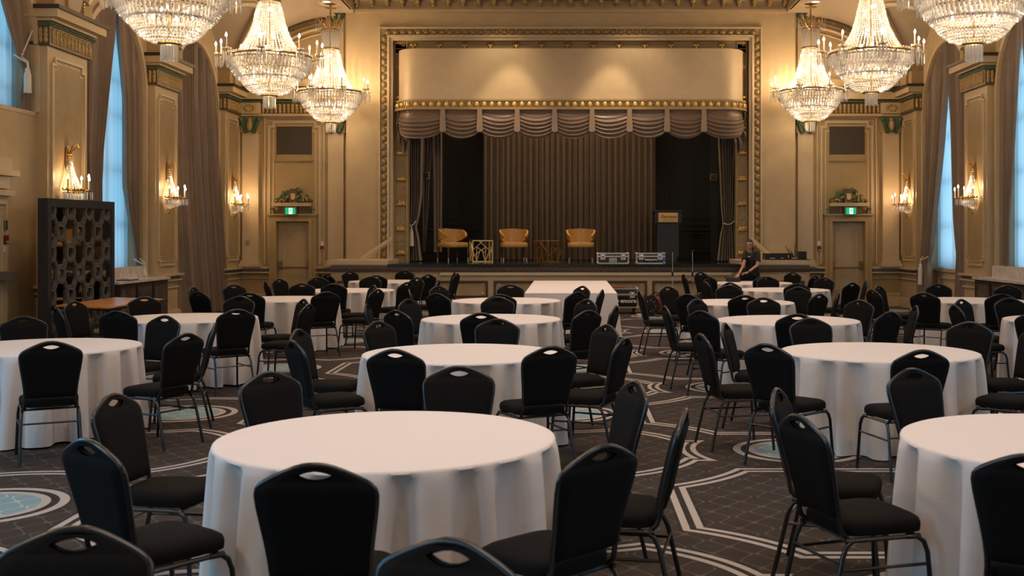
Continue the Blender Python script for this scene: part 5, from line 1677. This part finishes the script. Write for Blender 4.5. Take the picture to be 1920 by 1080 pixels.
def cube_table(mat_):
    t = thing('side_table', 'x', 'side table', (0, 0, 0), 0, 'geometric brass side tables on the stage')
    h = .235; H = .52
    m = MB()
    for z in (.012, H - .012):
        for a, b in (((-h, -h), (h, -h)), ((h, -h), (h, h)), ((h, h), (-h, h)), ((-h, h), (-h, -h))): m.bar((*a, z), (*b, z), .022)
    for x in (-h, h):
        for y in (-h, h): m.bar((x, y, 0), (x, y, H), .022)
    m.build('cube_frame', mat_, t)
    for s_, (fx) in enumerate((lambda u: (u, -h), lambda u: (h, u), lambda u: (-u, h), lambda u: (-h, -u))):
        m = MB()
        for (a, b) in (((-.10, H), (h, .20)), ((-h, .14), (.06, .34)), ((-.02, .31), (.06, .0)), ((.16, .26), (.06, .0)), ((-.15, .0), (-.14, .36))):
            m.bar((*fx(a[0]), a[1] * .99 + .002), (*fx(b[0]), b[1] + .012), .016)
        m.build('lattice', mat_, t)
    m = MB(); m.box(-h, h, -h, h, H - .004, H + .004); m.build('glass_top', 'pane', t)
    return t
ct = cube_table('brass')
ct.location = (ax(902, 26.7), 26.7, ZS + .002); ct.rotation_euler = (0, 0, radians(14)); ct['label'] = 'brass geometric cube table between the left and middle armchairs'
c2 = dup(ct); c2.location = (ax(1028, 26.7), 26.7, ZS + .002); c2.rotation_euler = (0, 0, radians(46)); c2['label'] = 'brass geometric cube table set cornerwise between middle and right armchairs'

# lectern
lc = thing('lectern', 'dark lectern with gold name plate at the right end of the backdrop curtain', 'lectern', (ax(1251, 28.0), 28.0, ZS + .002))
m = MB(); m.box(-.27, .27, -.20, .20, .10, .94); m.box(-.22, .22, -.18, .18, .0, .10); m.build('pedestal', 'screen_frame', lc)
m = MB(); m.box(-.33, .33, -.27, .22, .94, 1.20); m.build('head', 'screen_frame', lc)
m = MB(); m.add([(-.36, -.30, 1.22), (.36, -.30, 1.22), (.36, .26, 1.16), (-.36, .26, 1.16), (-.36, -.30, 1.25), (.36, -.30, 1.25), (.36, .26, 1.19), (-.36, .26, 1.19)],
    [(0, 1, 2, 3), (4, 5, 6, 7), (0, 1, 5, 4), (1, 2, 6, 5), (2, 3, 7, 6), (3, 0, 4, 7)]); m.build('reading_top', 'dark_wood', lc)
m = MB(); m.box(-.24, .24, -.280, -.27, .965, 1.195); pl = m.build('name_plate', 'gold_sign', lc)
text('Fairmont', .125, 'plate_script', 'dark_trim', pl, Matrix.Translation((0, -.283, 1.095)) @ FRONT, shear=.45, spacing=.88)
text('HOTEL VANCOUVER', .034, 'plate_caption', 'dark_trim', pl, Matrix.Translation((.03, -.283, 1.01)) @ FRONT, spacing=1.2)

# flight cases
def case(name, label, loc, w, d, h, rz, writing=None, wheels=False, tape=False, logo=False):
    t = thing(name, label, 'equipment case', loc, rz)
    z0 = .13 if wheels else 0
    m = MB(); m.box(-w / 2 + .006, w / 2 - .006, -d / 2 + .006, d / 2 - .006, z0 + .006, z0 + h - .006); m.build('panels', 'case_black', t)
    m = MB(); e = .028
    for x in (-w / 2, w / 2):
        for y in (-d / 2, d / 2): m.obox((x * (1 - e / w), y * (1 - e / d), z0 + h / 2), (e, e, h))
        for z in (z0, z0 + h): m.obox((x * (1 - e / w), 0, z + (e / 2 if z == z0 else -e / 2)), (e, d, e))
    for y in (-d / 2, d / 2):
        for z in (z0, z0 + h): m.obox((0, y * (1 - e / d), z + (e / 2 if z == z0 else -e / 2)), (w, e, e))
        m.obox((0, y * (1 + .001), z0 + h * .68), (w, .012, .035))
    for x in (-1, 1):
        for y in (-1, 1):
            for z in (z0 + .02, z0 + h - .02): m.ell((x * (w / 2 - .018), y * (d / 2 - .018), z), .032, .032, .032, 8, 6)
    m.build('edging', 'aluminium', t)
    for x in (-w * .32, w * .32):
        m = MB(); m.box(x - .055, x + .055, -d / 2 - .012, -d / 2, z0 + h * .68 - .075, z0 + h * .68 + .065); l_ = m.build('latch', 'aluminium', t)
        m = MB(); m.ell((x, -d / 2 - .014, z0 + h * .68), .03, .008, .03, 8, 5); m.build('latch_knob', 'chrome', l_)
    if not logo and not wheels:
        m = MB(); m.box(-.085, .085, -d / 2 - .010, -d / 2, z0 + h * .16, z0 + h * .52); hd = m.build('handle_dish', 'aluminium', t)
        m = MB(); m.tube([(-.06, -d / 2 - .012, z0 + h * .40), (-.06, -d / 2 - .025, z0 + h * .3), (.06, -d / 2 - .025, z0 + h * .3), (.06, -d / 2 - .012, z0 + h * .40)], .007, 6); m.build('handle', 'case_black', hd)
    if tape:
        m = MB(); m.box(w / 2 - .055, w / 2 + .003, -d / 2 - .003, d / 2 - .1, z0, z0 + h + .002); m.build('blue_strip', 'blue_tape', t)
    if writing:
        z = z0 + h * (.36 if wheels else .40); sz = .125 if wheels else .085
        m = MB()
        if wheels: m.box(-w / 2 + .03, w / 2 - .03, -d / 2 - .003, -d / 2 + .005, z0 + .04, z0 + h * .56)
        else: m.box(-.15, .15, -d / 2 - .003, -d / 2 + .005, z - .06, z + .06)
        pn = m.build('logo_panel', 'glass_dark', t)
        text(writing, sz, 'logo_lettering', 'white_plastic', pn, Matrix.Translation((.145 if wheels else .025, -d / 2 - .006, z)) @ FRONT, bold=.003 if wheels else .001, spacing=.95)
        m = MB(); q = .055 if wheels else .03; x = -.10 if wheels else -.115
        m.add([(x - q * .3, -d / 2 - .007, z + q), (x - q * .3, -d / 2 - .007, z - q), (x + q, -d / 2 - .007, z)], [(0, 1, 2)]); m.build('logo_arrow', 'white_plastic', pn)
    if wheels:
        for x in (-w / 2 + .09, w / 2 - .09):
            for y in (-d / 2 + .09, d / 2 - .09):
                m = MB(); m.tube([(x - .018, y, .045), (x + .018, y, .045)], .044, 12); m.obox((x, y, .105), (.07, .07, .05)); m.build('caster', 'black_metal', t)
    return t
Yc = 24.98
def cx_(p): return ax(p, Yc)
case('flight_case', 'black flight case with handle dish on the stage edge, left of two', ((ax(1149.5, Yc)), Yc + .18, ZS), .715, .34, .245, 0)
case('flight_case', 'flight case with small white logo and blue side strip on the stage edge', ((ax(1220, Yc)), Yc + .18, ZS), .65, .34, .245, 0, writing='encore', tape=True, logo=True)
case('road_case', 'wheeled black road case lettered encore beside the long cloth table', (ax(1165.5, 24.1), 24.34, 0), .72, .44, .43, 0, writing='encore', wheels=True)
m = MB(); m.box(-.16, .16, -.10, .10, 0, .012); tag(m.build('paper_sheet', 'red', loc=(ax(1160, 24.1), 24.36, .562)), 'reddish folder lying on the wheeled road case', 'folder')
# cable reel
cr = thing('cable_reel', 'red cable reel with black round flanges on the floor beside the road case', 'cable reel', (ax(1229, 23.5), 23.55, 0), radians(-38))
for s_ in (-1, 1):
    m = MB(); m.tube([(0, s_ * .16 - .008, .225), (0, s_ * .16 + .008, .225)], .215, 28); fl_ = m.build('flange', 'stage_black', cr)
    m = MB()
    for q in range(8):
        a = q * pi / 4; m.tube([(.12 * cos(a), s_ * .16 - .011, .225 + .12 * sin(a)), (.12 * cos(a), s_ * .16 + .011, .225 + .12 * sin(a))], .012, 8)
    m.build('vent_hole', 'aluminium', fl_)
m = MB(); m.tube([(0, -.15, .225), (0, .15, .225)], .17, 24)
for i in range(11): m.tube([(.178 * cos(a * pi / 12), -.14 + i * .028, .225 + .178 * sin(a * pi / 12)) for a in range(24)], .014, 6, closed=True)
m.build('red_cable', 'red', cr)
m = MB(); m.tube([(-.18, -.2, .012), (-.18, .2, .012)], .012, 6); m.tube([(.18, -.2, .012), (.18, .2, .012)], .012, 6)
m.tube([(0, -.21, .225), (0, .21, .225)], .02, 8); m.tube([(-.18, -.2, .012), (.0, -.2, .225), (.18, -.2, .012)], .008, 6); m.tube([(.0, .19, .44), (0, .0, .50), (0, -.19, .44)], .012, 6); m.build('reel_stand', 'black_metal', cr)
# microphone stands
for px, py, Y, lab in ((1261, 464, 22.9, 'chrome microphone stand nearer the cable reel, left of two'), (1298.5, 466, 22.9, 'chrome microphone stand beside the right-hand chairs, right of two')):
    P = at(px, py, Y); t = thing('microphone_stand', lab, 'microphone stand', (P.x, Y, 0), 0, 'microphone stands before the stage')
    m = MB(); m.lathe([(0, .006), (.13, .006), (.13, .018), (.03, .03), (0, .035)], 20); m.build('base', 'black_metal', t)
    m = MB(); m.tube([(0, 0, .02), (0, 0, .88)], .014, 8); m.build('lower_tube', 'chrome', t)
    m = MB(); m.tube([(0, 0, .86), (0, 0, .95)], .02, 8); m.build('clutch', 'black_metal', t)
    m = MB(); m.tube([(0, 0, .94), (0, 0, P.z - .08)], .009, 8); m.build('upper_tube', 'chrome', t)
    m = MB(); m.tube([(-.02, 0, P.z - .09), (0, 0, P.z - .05), (.025, 0, P.z - .03)], .016, 6); m.tube([(-.03, 0, P.z - .03), (.04, 0, P.z - .05)], .014, 6); m.build('microphone_clip', 'black_metal', t)
# papers on the carpet
m = MB(); m.box(-.15, .15, -.11, .11, 0, .004); tag(m.build('paper_sheet', 'paper', loc=(ax(1207, 24.0), 24.05, .002)), 'white paper on the carpet between road case and cable reel', 'paper')

# sound gear on the right stage ledge
ZL = SZ(488)
def gy(p): return ax(p, 25.2)
t = thing('rack_unit', 'black rack audio unit on the right stage ledge under the handrail', 'audio equipment', (gy(1457.5), 25.25, ZL + .012))
m = MB(); m.box(-.29, .29, -.2, .2, 0, .135); m.build('chassis', 'black_metal', t)
m = MB(); m.box(-.2, -.08, -.203, -.199, .02, .035); m.box(.05, .11, -.203, -.199, .025, .04); m.ell((.22, -.2, .08), .015, .01, .015, 8, 5); m.ell((.22, -.2, .05), .015, .01, .015, 8, 5); m.build('controls', 'aluminium', t)
t = thing('receiver_stack', 'stack of black receiver boxes at the right end of stage ledge', 'audio equipment', (gy(1503.5), 25.25, ZL + .012))
for q in range(4):
    m = MB(); m.box(-.09, .09, -.14, .14, q * .045, q * .045 + .042); m.build('receiver_box', 'black_metal', t)
t = thing('antenna_cluster', 'bundle of thin black antennas leaning beside the receiver boxes', 'antenna', (gy(1489), 25.2, ZL + .012))
for q, (dx, h) in enumerate(((-.21, .30), (-.17, .24), (-.11, .25), (-.05, .17), (.02, .36), (-.14, .20))):
    m = MB(); m.tube([(.02 * q / 5, 0, 0), (dx, .02 * (q - 2), h)], [.010, .005], 6); m.build('antenna', 'black_metal', t)
m = MB()
for q in range(6): m.ell((.0 - .05 + q * .02, -.04, .02 + .01 * (q % 2)), .018, .02, .018, 6, 5)
m.build('plug', 'box_print', t)
m = MB(); m.box(-.52, .52, -.22, .22, 0, .012); tag(m.build('black_mat', 'black_cloth', loc=(gy(1475), 25.25, ZL)), 'thin black cloth under the sound gear on the ledge', 'cloth')

# laptop case on the sixth right table
P = at(1374, 526, 23.05)
t = thing('laptop_case', 'dark laptop case on the far table under the hands of the woman', 'case', (P.x, 23.02, .745), radians(8))
m = MB(); m.box(-.12, .12, -.13, .13, 0, .055); m.build('lower_shell', 'denim', t)
m = MB(); m.box(-.12, .12, -.13, .13, .055, .085); m.build('lid', 'case_black', t)
m = MB(); m.tube([(-.13, -.10, .07), (-.17, -.05, .10), (-.17, .03, .10), (-.13, .08, .07)], .012, 6); m.build('handle', 'case_black', t)

# ------------------------------------------------------------------ the woman by the far table
W = thing('person', 'woman with glasses and ponytail in a black polo, leaning over the far table', 'person', (3.93, 24.25, 0))
def wp(px, py, Y): return at(px, py, Y) - Vector((3.93, 24.25, 0))
def skin_mesh(name, mt, nodes, edges, root, parent, sub=2):
    me = bpy.data.meshes.new(name); me.from_pydata([n[0] for n in nodes], edges, [])
    o = bpy.data.objects.new(name, me); COL.objects.link(o); o.parent = parent
    me.materials.append(MATS[mt])
    md = o.modifiers.new('Skin', 'SKIN'); md.use_smooth_shade = True
    sv = me.skin_vertices[0].data
    for i, n in enumerate(nodes):
        sv[i].radius = n[1] if isinstance(n[1], tuple) else (n[1], n[1]); sv[i].use_root = (i == root)
    s2 = o.modifiers.new('Sub', 'SUBSURF'); s2.levels = sub; s2.render_levels = sub
    return o
V = Vector
# facing: chest turned to the left and a little towards the camera
fwd = V((-.72, -.69, 0)).normalized(); rgt = V((-fwd.y, fwd.x, 0))     # rgt = her left-hand side (towards +x camera side)
pel_ = V((.06, .0, .90)); chest = V((.0, .0, 1.22)) + fwd * .06; neck0 = V((-.005, -.02, 1.345)) + fwd * .025
head = wp(1405.5, 459, 24.12)
shL = wp(1420, 477.5, 24.13); shR = wp(1398.5, 476, 24.26)
elL = wp(1420.5, 497, 24.02); wrL = wp(1402, 511, 23.80); 
elR = wp(1394, 497.5, 24.0); wrR = wp(1385, 514, 23.6)
N_ = [(pel_, (.12, .10)), ((pel_ + neck0) / 2 - V((0, 0, .08)), (.09, .08)), ((shL + shR) / 2 - V((0, 0, .06)), (.08, .07)), (neck0, (.052, .050)), (neck0 + V((0, 0, .07)), (.046, .046)), (head + V((0, 0, -.06)), (.045, .045)),
      (shL, .050), (elL, .038), (wrL, .024), (shR, .050), (elR, .036), (wrR, .023),
      (V((.14, .04, .80)), .085), (V((.13, .0, .48)), .056), (V((.14, .04, .08)), .036), (V((.10, -.10, .035)), .032),
      (V((-.02, .02, .80)), .085), (V((-.04, -.04, .48)), .056), (V((-.03, .0, .08)), .036), (V((-.07, -.13, .035)), .032)]
E_ = [(0, 1), (1, 2), (2, 3), (3, 4), (4, 5), (2, 6), (6, 7), (7, 8), (2, 9), (9, 10), (10, 11), (0, 12), (12, 13), (13, 14), (14, 15), (0, 16), (16, 17), (17, 18), (18, 19)]
# hands
def hand(base, wr, dirn, side):
    global N_, E_
    d = dirn.normalized(); up = V((0, 0, 1)); s = d.cross(up).normalized() * side
    palm = wr + d * .045; kn = wr + d * .085
    i0 = len(N_); N_.append((palm, (.030, .016))); E_.append((base, i0))
    for q, (o, l) in enumerate(((-.030, .062), (-.010, .072), (.010, .068), (.029, .054))):
        a = kn + s * o; b = a + d * l * .55 - up * .008; c_ = b + d * l * .40 - up * .030
        j = len(N_); N_ += [(a, .010), (b, .0085), (c_, .007)]; E_ += [(i0, j), (j, j + 1), (j + 1, j + 2)]
    a = palm - s * .034 - up * .004; b = a + d * .04 - s * .012 - up * .012
    j = len(N_); N_ += [(a, .011), (b, .008)]; E_ += [(i0, j), (j, j + 1)]
hand(8, wrL, V((-.9, -.4, -.15)), 1); hand(11, wrR, V((-.5, -.7, -.45)), 1)
skin_mesh('body', 'skin', N_, E_, 0, W)
# head with face
fh = V((-.38, -.92, 0)).normalized(); sh_ = V((0, 0, 1)).cross(fh); M3 = Matrix((sh_, -fh, V((0, 0, 1)))).transposed()   # local: x side, y back, z up
def hd(p): return head + M3 @ V(p)
m = MB()
def hf(u, v):
    a = 2 * pi * u; ph = -pi / 2 + pi * v
    x, y, z = cos(ph) * sin(a), cos(ph) * cos(a), sin(ph)
    w = .074 * (1 - .30 * max(0, -z) ** 1.3); dpt = .092
    yy = y * dpt; 
    if z < 0: yy = y * dpt * (1 - .18 * (-z)) - .012 * (-z)
    px_, pz_ = x * w, z * .112
    # nose, brow, chin
    if y < -.2:
        g = math.exp(-(px_ / .014) ** 2)
        yy -= .020 * g * math.exp(-((pz_ + .018) / .020) ** 2)
        yy -= .006 * g * math.exp(-((pz_ - .005) / .025) ** 2)
        yy += .010 * (math.exp(-((abs(px_) - .032) / .013) ** 2) * math.exp(-((pz_ - .008) / .013) ** 2))
        yy -= .010 * math.exp(-(px_ / .022) ** 2) * math.exp(-((pz_ + .092) / .018) ** 2)
    return hd((px_, yy, pz_))
m.grid(hf, 40, 28, cu=True)
for s_ in (-1, 1): m.ell(hd((s_ * .076, .008, .0)), .010, .018, .028, 8, 6, M3)
hdo = m.build('head', 'skin', W, smooth=True)
m = MB(); m.ell(hd((0, -.088, -.052)), .022, .008, .007, 10, 5, M3); m.build('lips', 'lip', hdo, smooth=True)
m = MB()
for s_ in (-1, 1): m.ell(hd((s_ * .032, -.078, .010)), .012, .008, .008, 8, 6, M3)
m.build('eyes', 'white_plastic', hdo, smooth=True)
m = MB()
for s_ in (-1, 1): m.ell(hd((s_ * .032, -.0845, .010)), .0055, .003, .0055, 8, 6, M3)
for s_ in (-1, 1): m.tube([hd((s_ * .018, -.088, .032)), hd((s_ * .034, -.088, .037)), hd((s_ * .050, -.078, .032))], .003, 5)
m.build('pupils_and_brows', 'hair', hdo)
m = MB()
for s_ in (-1, 1):
    m.tube([hd((s_ * .034 + .021 * cos(a * pi / 8), -.096 + abs(cos(a * pi / 8)) * .003, .008 + .013 * sin(a * pi / 8))) for a in range(16)], .0030, 5, closed=True)
    m.tube([hd((s_ * .058, -.094, .012)), hd((s_ * .078, -.05, .012)), hd((s_ * .080, .01, .008))], .003, 5)
m.tube([hd((-.010, -.100, .012)), hd((.010, -.100, .012))], .003, 5)
m.build('glasses', 'glass_dark', hdo)
m = MB()
for s_ in (-1, 1): m.ell(hd((s_ * .034, -.0955, .008)), .019, .0012, .011, 10, 5, M3)
m.build('lenses', 'pane', hdo)
m = MB()
def hr(u, v):
    a = 2 * pi * u; ph = -pi / 2 + pi * v
    x, y, z = cos(ph) * sin(a), cos(ph) * cos(a), sin(ph)
    # hairline: pull in where the face is
    k = 1.09
    if y < -.10 and z < .42: k = .88
    if z < -.35: k = .90
    return hd((x * .074 * k, y * .092 * k + .006, z * .112 * k + .004))
m.grid(hr, 36, 24, cu=True)
m.tube([hd((0, .085, .03)), hd((.0, .115, .0)), hd((.045, .10, -.06)), hd((.065, .055, -.13)), hd((.06, .01, -.20)), hd((.045, -.03, -.26))], [.02, .028, .028, .026, .020, .008], 10)
m.build('hair', 'hair', W, smooth=True)
# clothes
def loft(m, rings, nseg=24):
    """rings: (centre, half width along rgt, half depth along fwd, squareness)"""
    base = []
    for c_, wd, dp in rings:
        base.append([c_ + rgt * (wd * math.copysign(abs(cos(t)) ** .85, cos(t))) + fwd * (dp * math.copysign(abs(sin(t)) ** .9, sin(t))) for t in [2 * pi * k / nseg for k in range(nseg)]])
    vs = [p for r_ in base for p in r_]; fs = []
    for i in range(len(rings) - 1):
        for k in range(nseg): k2 = (k + 1) % nseg; fs.append((i * nseg + k, i * nseg + k2, (i + 1) * nseg + k2, (i + 1) * nseg + k))
    fs.append(tuple(range(nseg))); fs.append(tuple((len(rings) - 1) * nseg + k for k in range(nseg)))
    m.add(vs, fs)
mid = (shL + shR) / 2; m = MB()
rgt = (shL - shR); rgt.z = 0; rgt.normalize(); fwd = V((rgt.y, -rgt.x, 0))
b0 = pel_ + V((0, 0, -.03)); b3 = V((mid.x, mid.y, mid.z))
def bl(t, lift=0): return b0 + (b3 - b0) * t
loft(m, [(bl(0), .155, .125), (bl(.18), .150, .120), (bl(.38), .138, .108), (bl(.55), .150, .118), (bl(.72), .165, .130), (bl(.86), .175, .118), (bl(.97), .165, .095), (bl(1.03), .120, .080), ((bl(1.05) + neck0) / 2 - V((0, 0, .02)), .085, .070), (neck0 + V((0, 0, -.035)), .060, .058), (neck0 + V((0, 0, -.015)), .054, .052)])
for sh_a, el_a, fr in ((shL, elL, .66), (shR, elR, .60)):
    d_ = el_a - sh_a
    m.tube([sh_a + V((0, 0, .015)) - d_ * .12 + (mid - sh_a) * .35, sh_a + V((0, 0, .01)), sh_a + d_ * .3, sh_a + d_ * fr], [.050, .068, .066, .068], 14)
m.build('polo_shirt', 'black_cloth', W, smooth=True)
jeans = [(pel_ + V((0, 0, .03)), (.152, .120)), (pel_, (.155, .122)), (V((.14, .04, .80)), .100), (V((.13, .0, .48)), .072), (V((.14, .04, .10)), .052), (V((-.02, .02, .80)), .100), (V((-.04, -.04, .48)), .072), (V((-.03, .0, .10)), .052)]
skin_mesh('jeans', 'denim', jeans, [(0, 1), (1, 2), (2, 3), (3, 4), (1, 5), (5, 6), (6, 7)], 0, W)
m = MB(); c_ = wp(1404.5, 481, 24.02); m.obox(c_, (.055, .012, .015), rz=radians(10)); m.build('name_tag', 'white_plastic', W)
m = MB(); dd = (wrL - elL).normalized(); m.tube([wrL - dd * .035, wrL - dd * .015], .031, 12); m.build('wristwatch', 'glass_dark', W)
m = MB()
for (a, b) in (((.14, .03, 0), (.10, -.10, 0)), ((-.03, .0, 0), (-.07, -.13, 0))):
    m.ell(((a[0] + b[0]) / 2, (a[1] + b[1]) / 2 - .01, .04), .048, .12, .045, 10, 6)
m.build('shoes', 'black_cloth', W, smooth=True)

# ------------------------------------------------------------------ lights
def point(name, loc, e, col, r=.05):
    l = bpy.data.lights.new(name, 'POINT'); l.energy = e; l.color = col; l.shadow_soft_size = r
    o = bpy.data.objects.new(name, l); COL.objects.link(o); o.location = loc; return o
def area(name, loc, rot, e, col, sx_, sy_=None, spread=None):
    l = bpy.data.lights.new(name, 'AREA'); l.energy = e; l.color = col; l.size = sx_
    if sy_: l.shape = 'RECTANGLE'; l.size_y = sy_
    if spread: l.spread = spread
    o = bpy.data.objects.new(name, l); COL.objects.link(o); o.location = loc; o.rotation_euler = rot; return o
def spot(name, loc, tgt, e, col, ang, blend=.6, r=.1):
    l = bpy.data.lights.new(name, 'SPOT'); l.energy = e; l.color = col; l.spot_size = ang; l.spot_blend = blend; l.shadow_soft_size = r
    o = bpy.data.objects.new(name, l); COL.objects.link(o); o.location = loc
    o.rotation_euler = (Vector(tgt) - Vector(loc)).to_track_quat('-Z', 'Y').to_euler(); return o
WARM = (1.0, .66, .34); WARM2 = (1.0, .60, .27); BLUE = (.22, .62, 1.0)
KC = LK['chand']
for P in CH:
    point('chandelier_bowl_lamp', P + Vector((0, 0, .66)), KC * .42, (1, .72, .43), .10)
    point('chandelier_cone_lamp', P + Vector((0, 0, 1.15)), KC * .36, (1, .72, .43), .07)
    point('chandelier_neck_lamp', P + Vector((0, 0, 1.62)), KC * .14, (1, .72, .43), .05)
    for q in range(4):
        a = q * pi / 2 + .5
        point('chandelier_candle_lamp', P + Vector((.80 * cos(a), .80 * sin(a), 1.16)), KC * .07, WARM, .05)
for (X, Y, z, s_) in SCN:
    point('sconce_lamp', (X + s_ * .20, Y, z + .22), LK['sconce'], WARM2, .04)
    point('sconce_bowl_lamp', (X + s_ * .11, Y, z + .05), LK['sconce'] * .35, WARM, .03)
# soft overhead fill added along the middle of the hall to light the tables
for i, Y in enumerate((1.5, 6.0, 10.5, 15.0, 19.5, 23.0)):
    area('overhead_fill', (XC, Y, 7.30), (0, 0, 0), LK['ceil'], (1.0, .80, .68), 5.0, 1.4, radians(110))
# nearer pairs of chandeliers, above and behind the camera
for Y in (8.6, 2.9):
    for x in (-5.25, 5.35): point('nearer_chandelier_lamp', (x, Y, 4.9), KC * (.9 if Y < 4 else .45), (1, .68, .40), .2)
# stage spots
spot('stage_spot', (-1.2, 24.9, 6.7), (-1.6, 26.8, 1.4), LK['stage'], (1, .72, .42), radians(50))
spot('stage_spot', (1.2, 24.9, 6.7), (.6, 26.8, 1.4), LK['stage'], (1, .72, .42), radians(50))
spot('armchair_spot', (-.6, 27.6, 5.6), (-1.2, 26.4, 1.7), LK['seat'], (1, .74, .42), radians(60))
spot('armchair_spot', (1.2, 27.6, 5.6), (.6, 26.4, 1.7), LK['seat'], (1, .74, .42), radians(50))
for x in (-1.6, 1.5): spot('pelmet_spot', (x, 24.6, 6.85), (x, 25.9, 5.2), LK['pelmet'], (1, .72, .42), radians(85), .9)
area('backdrop_fill_light', (.05, 27.4, 6.3), (radians(28), 0, 0), LK['backdrop_fill'], (1, .66, .34), 5.0, .3)  # soft strip added behind the pelmet to brighten the backdrop curtain, no fitting built
# daylight at the windows
for sg, Xw in ((1, XLb - .52), (-1, XRb + .52)):
    for k in (3, 4, 5, 6):
        if sg == 1 and k == 4: z, h = 4.6, 2.0
        else: z, h = 3.2, 4.2
        area('daylight', (Xw, BAYS[k][0], z), (0, -sg * pi / 2, 0), LK['day'] * h / 4.2 * (1.25 if sg < 0 else .9), (.40, .74, 1.0) if sg < 0 else (.30, .68, .95), h, 2.6)
    for k in (0, 1, 2): area('daylight', (XL + .1 if sg == 1 else XR - .1, BAYS[k][0], 3.2), (0, -sg * pi / 2, 0), LK['dayn'] * (1.0 if sg == 1 else .45), BLUE, 3.4, 1.0)
world = bpy.data.worlds.new('sky'); SC.world = world; world.use_nodes = True
bg = world.node_tree.nodes['Background']; bg.inputs['Color'].default_value = (.35, .62, 1.0, 1); bg.inputs['Strength'].default_value = LK['world']

# ------------------------------------------------------------------ camera
cam = bpy.data.cameras.new('camera'); co = bpy.data.objects.new('camera', cam); COL.objects.link(co)
co.location = (0, 0, HC); co.rotation_euler = (pi / 2, 0, 0)
cam.sensor_width = 36; cam.sensor_fit = 'HORIZONTAL'; cam.lens = F / 1920 * 36
cam.shift_x = -(CX - 960) / 1920; cam.shift_y = -(540 - CY) / 1920
cam.clip_end = 200
cam.dof.use_dof = True; cam.dof.focus_distance = 13.5; cam.dof.aperture_fstop = 5.0
SC.camera = co
SC.view_settings.view_transform = 'Standard'; SC.view_settings.look = 'None'; SC.view_settings.exposure = EXPO; SC.view_settings.gamma = 1
SC.view_settings.use_curve_mapping = False
cy = SC.cycles
cy.max_bounces = 7; cy.diffuse_bounces = 3; cy.glossy_bounces = 3; cy.transmission_bounces = 3; cy.transparent_max_bounces = 10
cy.use_denoising = True; cy.sample_clamp_indirect = 6; cy.caustics_reflective = False; cy.caustics_refractive = False
cy.use_light_tree = True
for o in bpy.data.objects:
    if o.name.startswith('trim_90'): pass
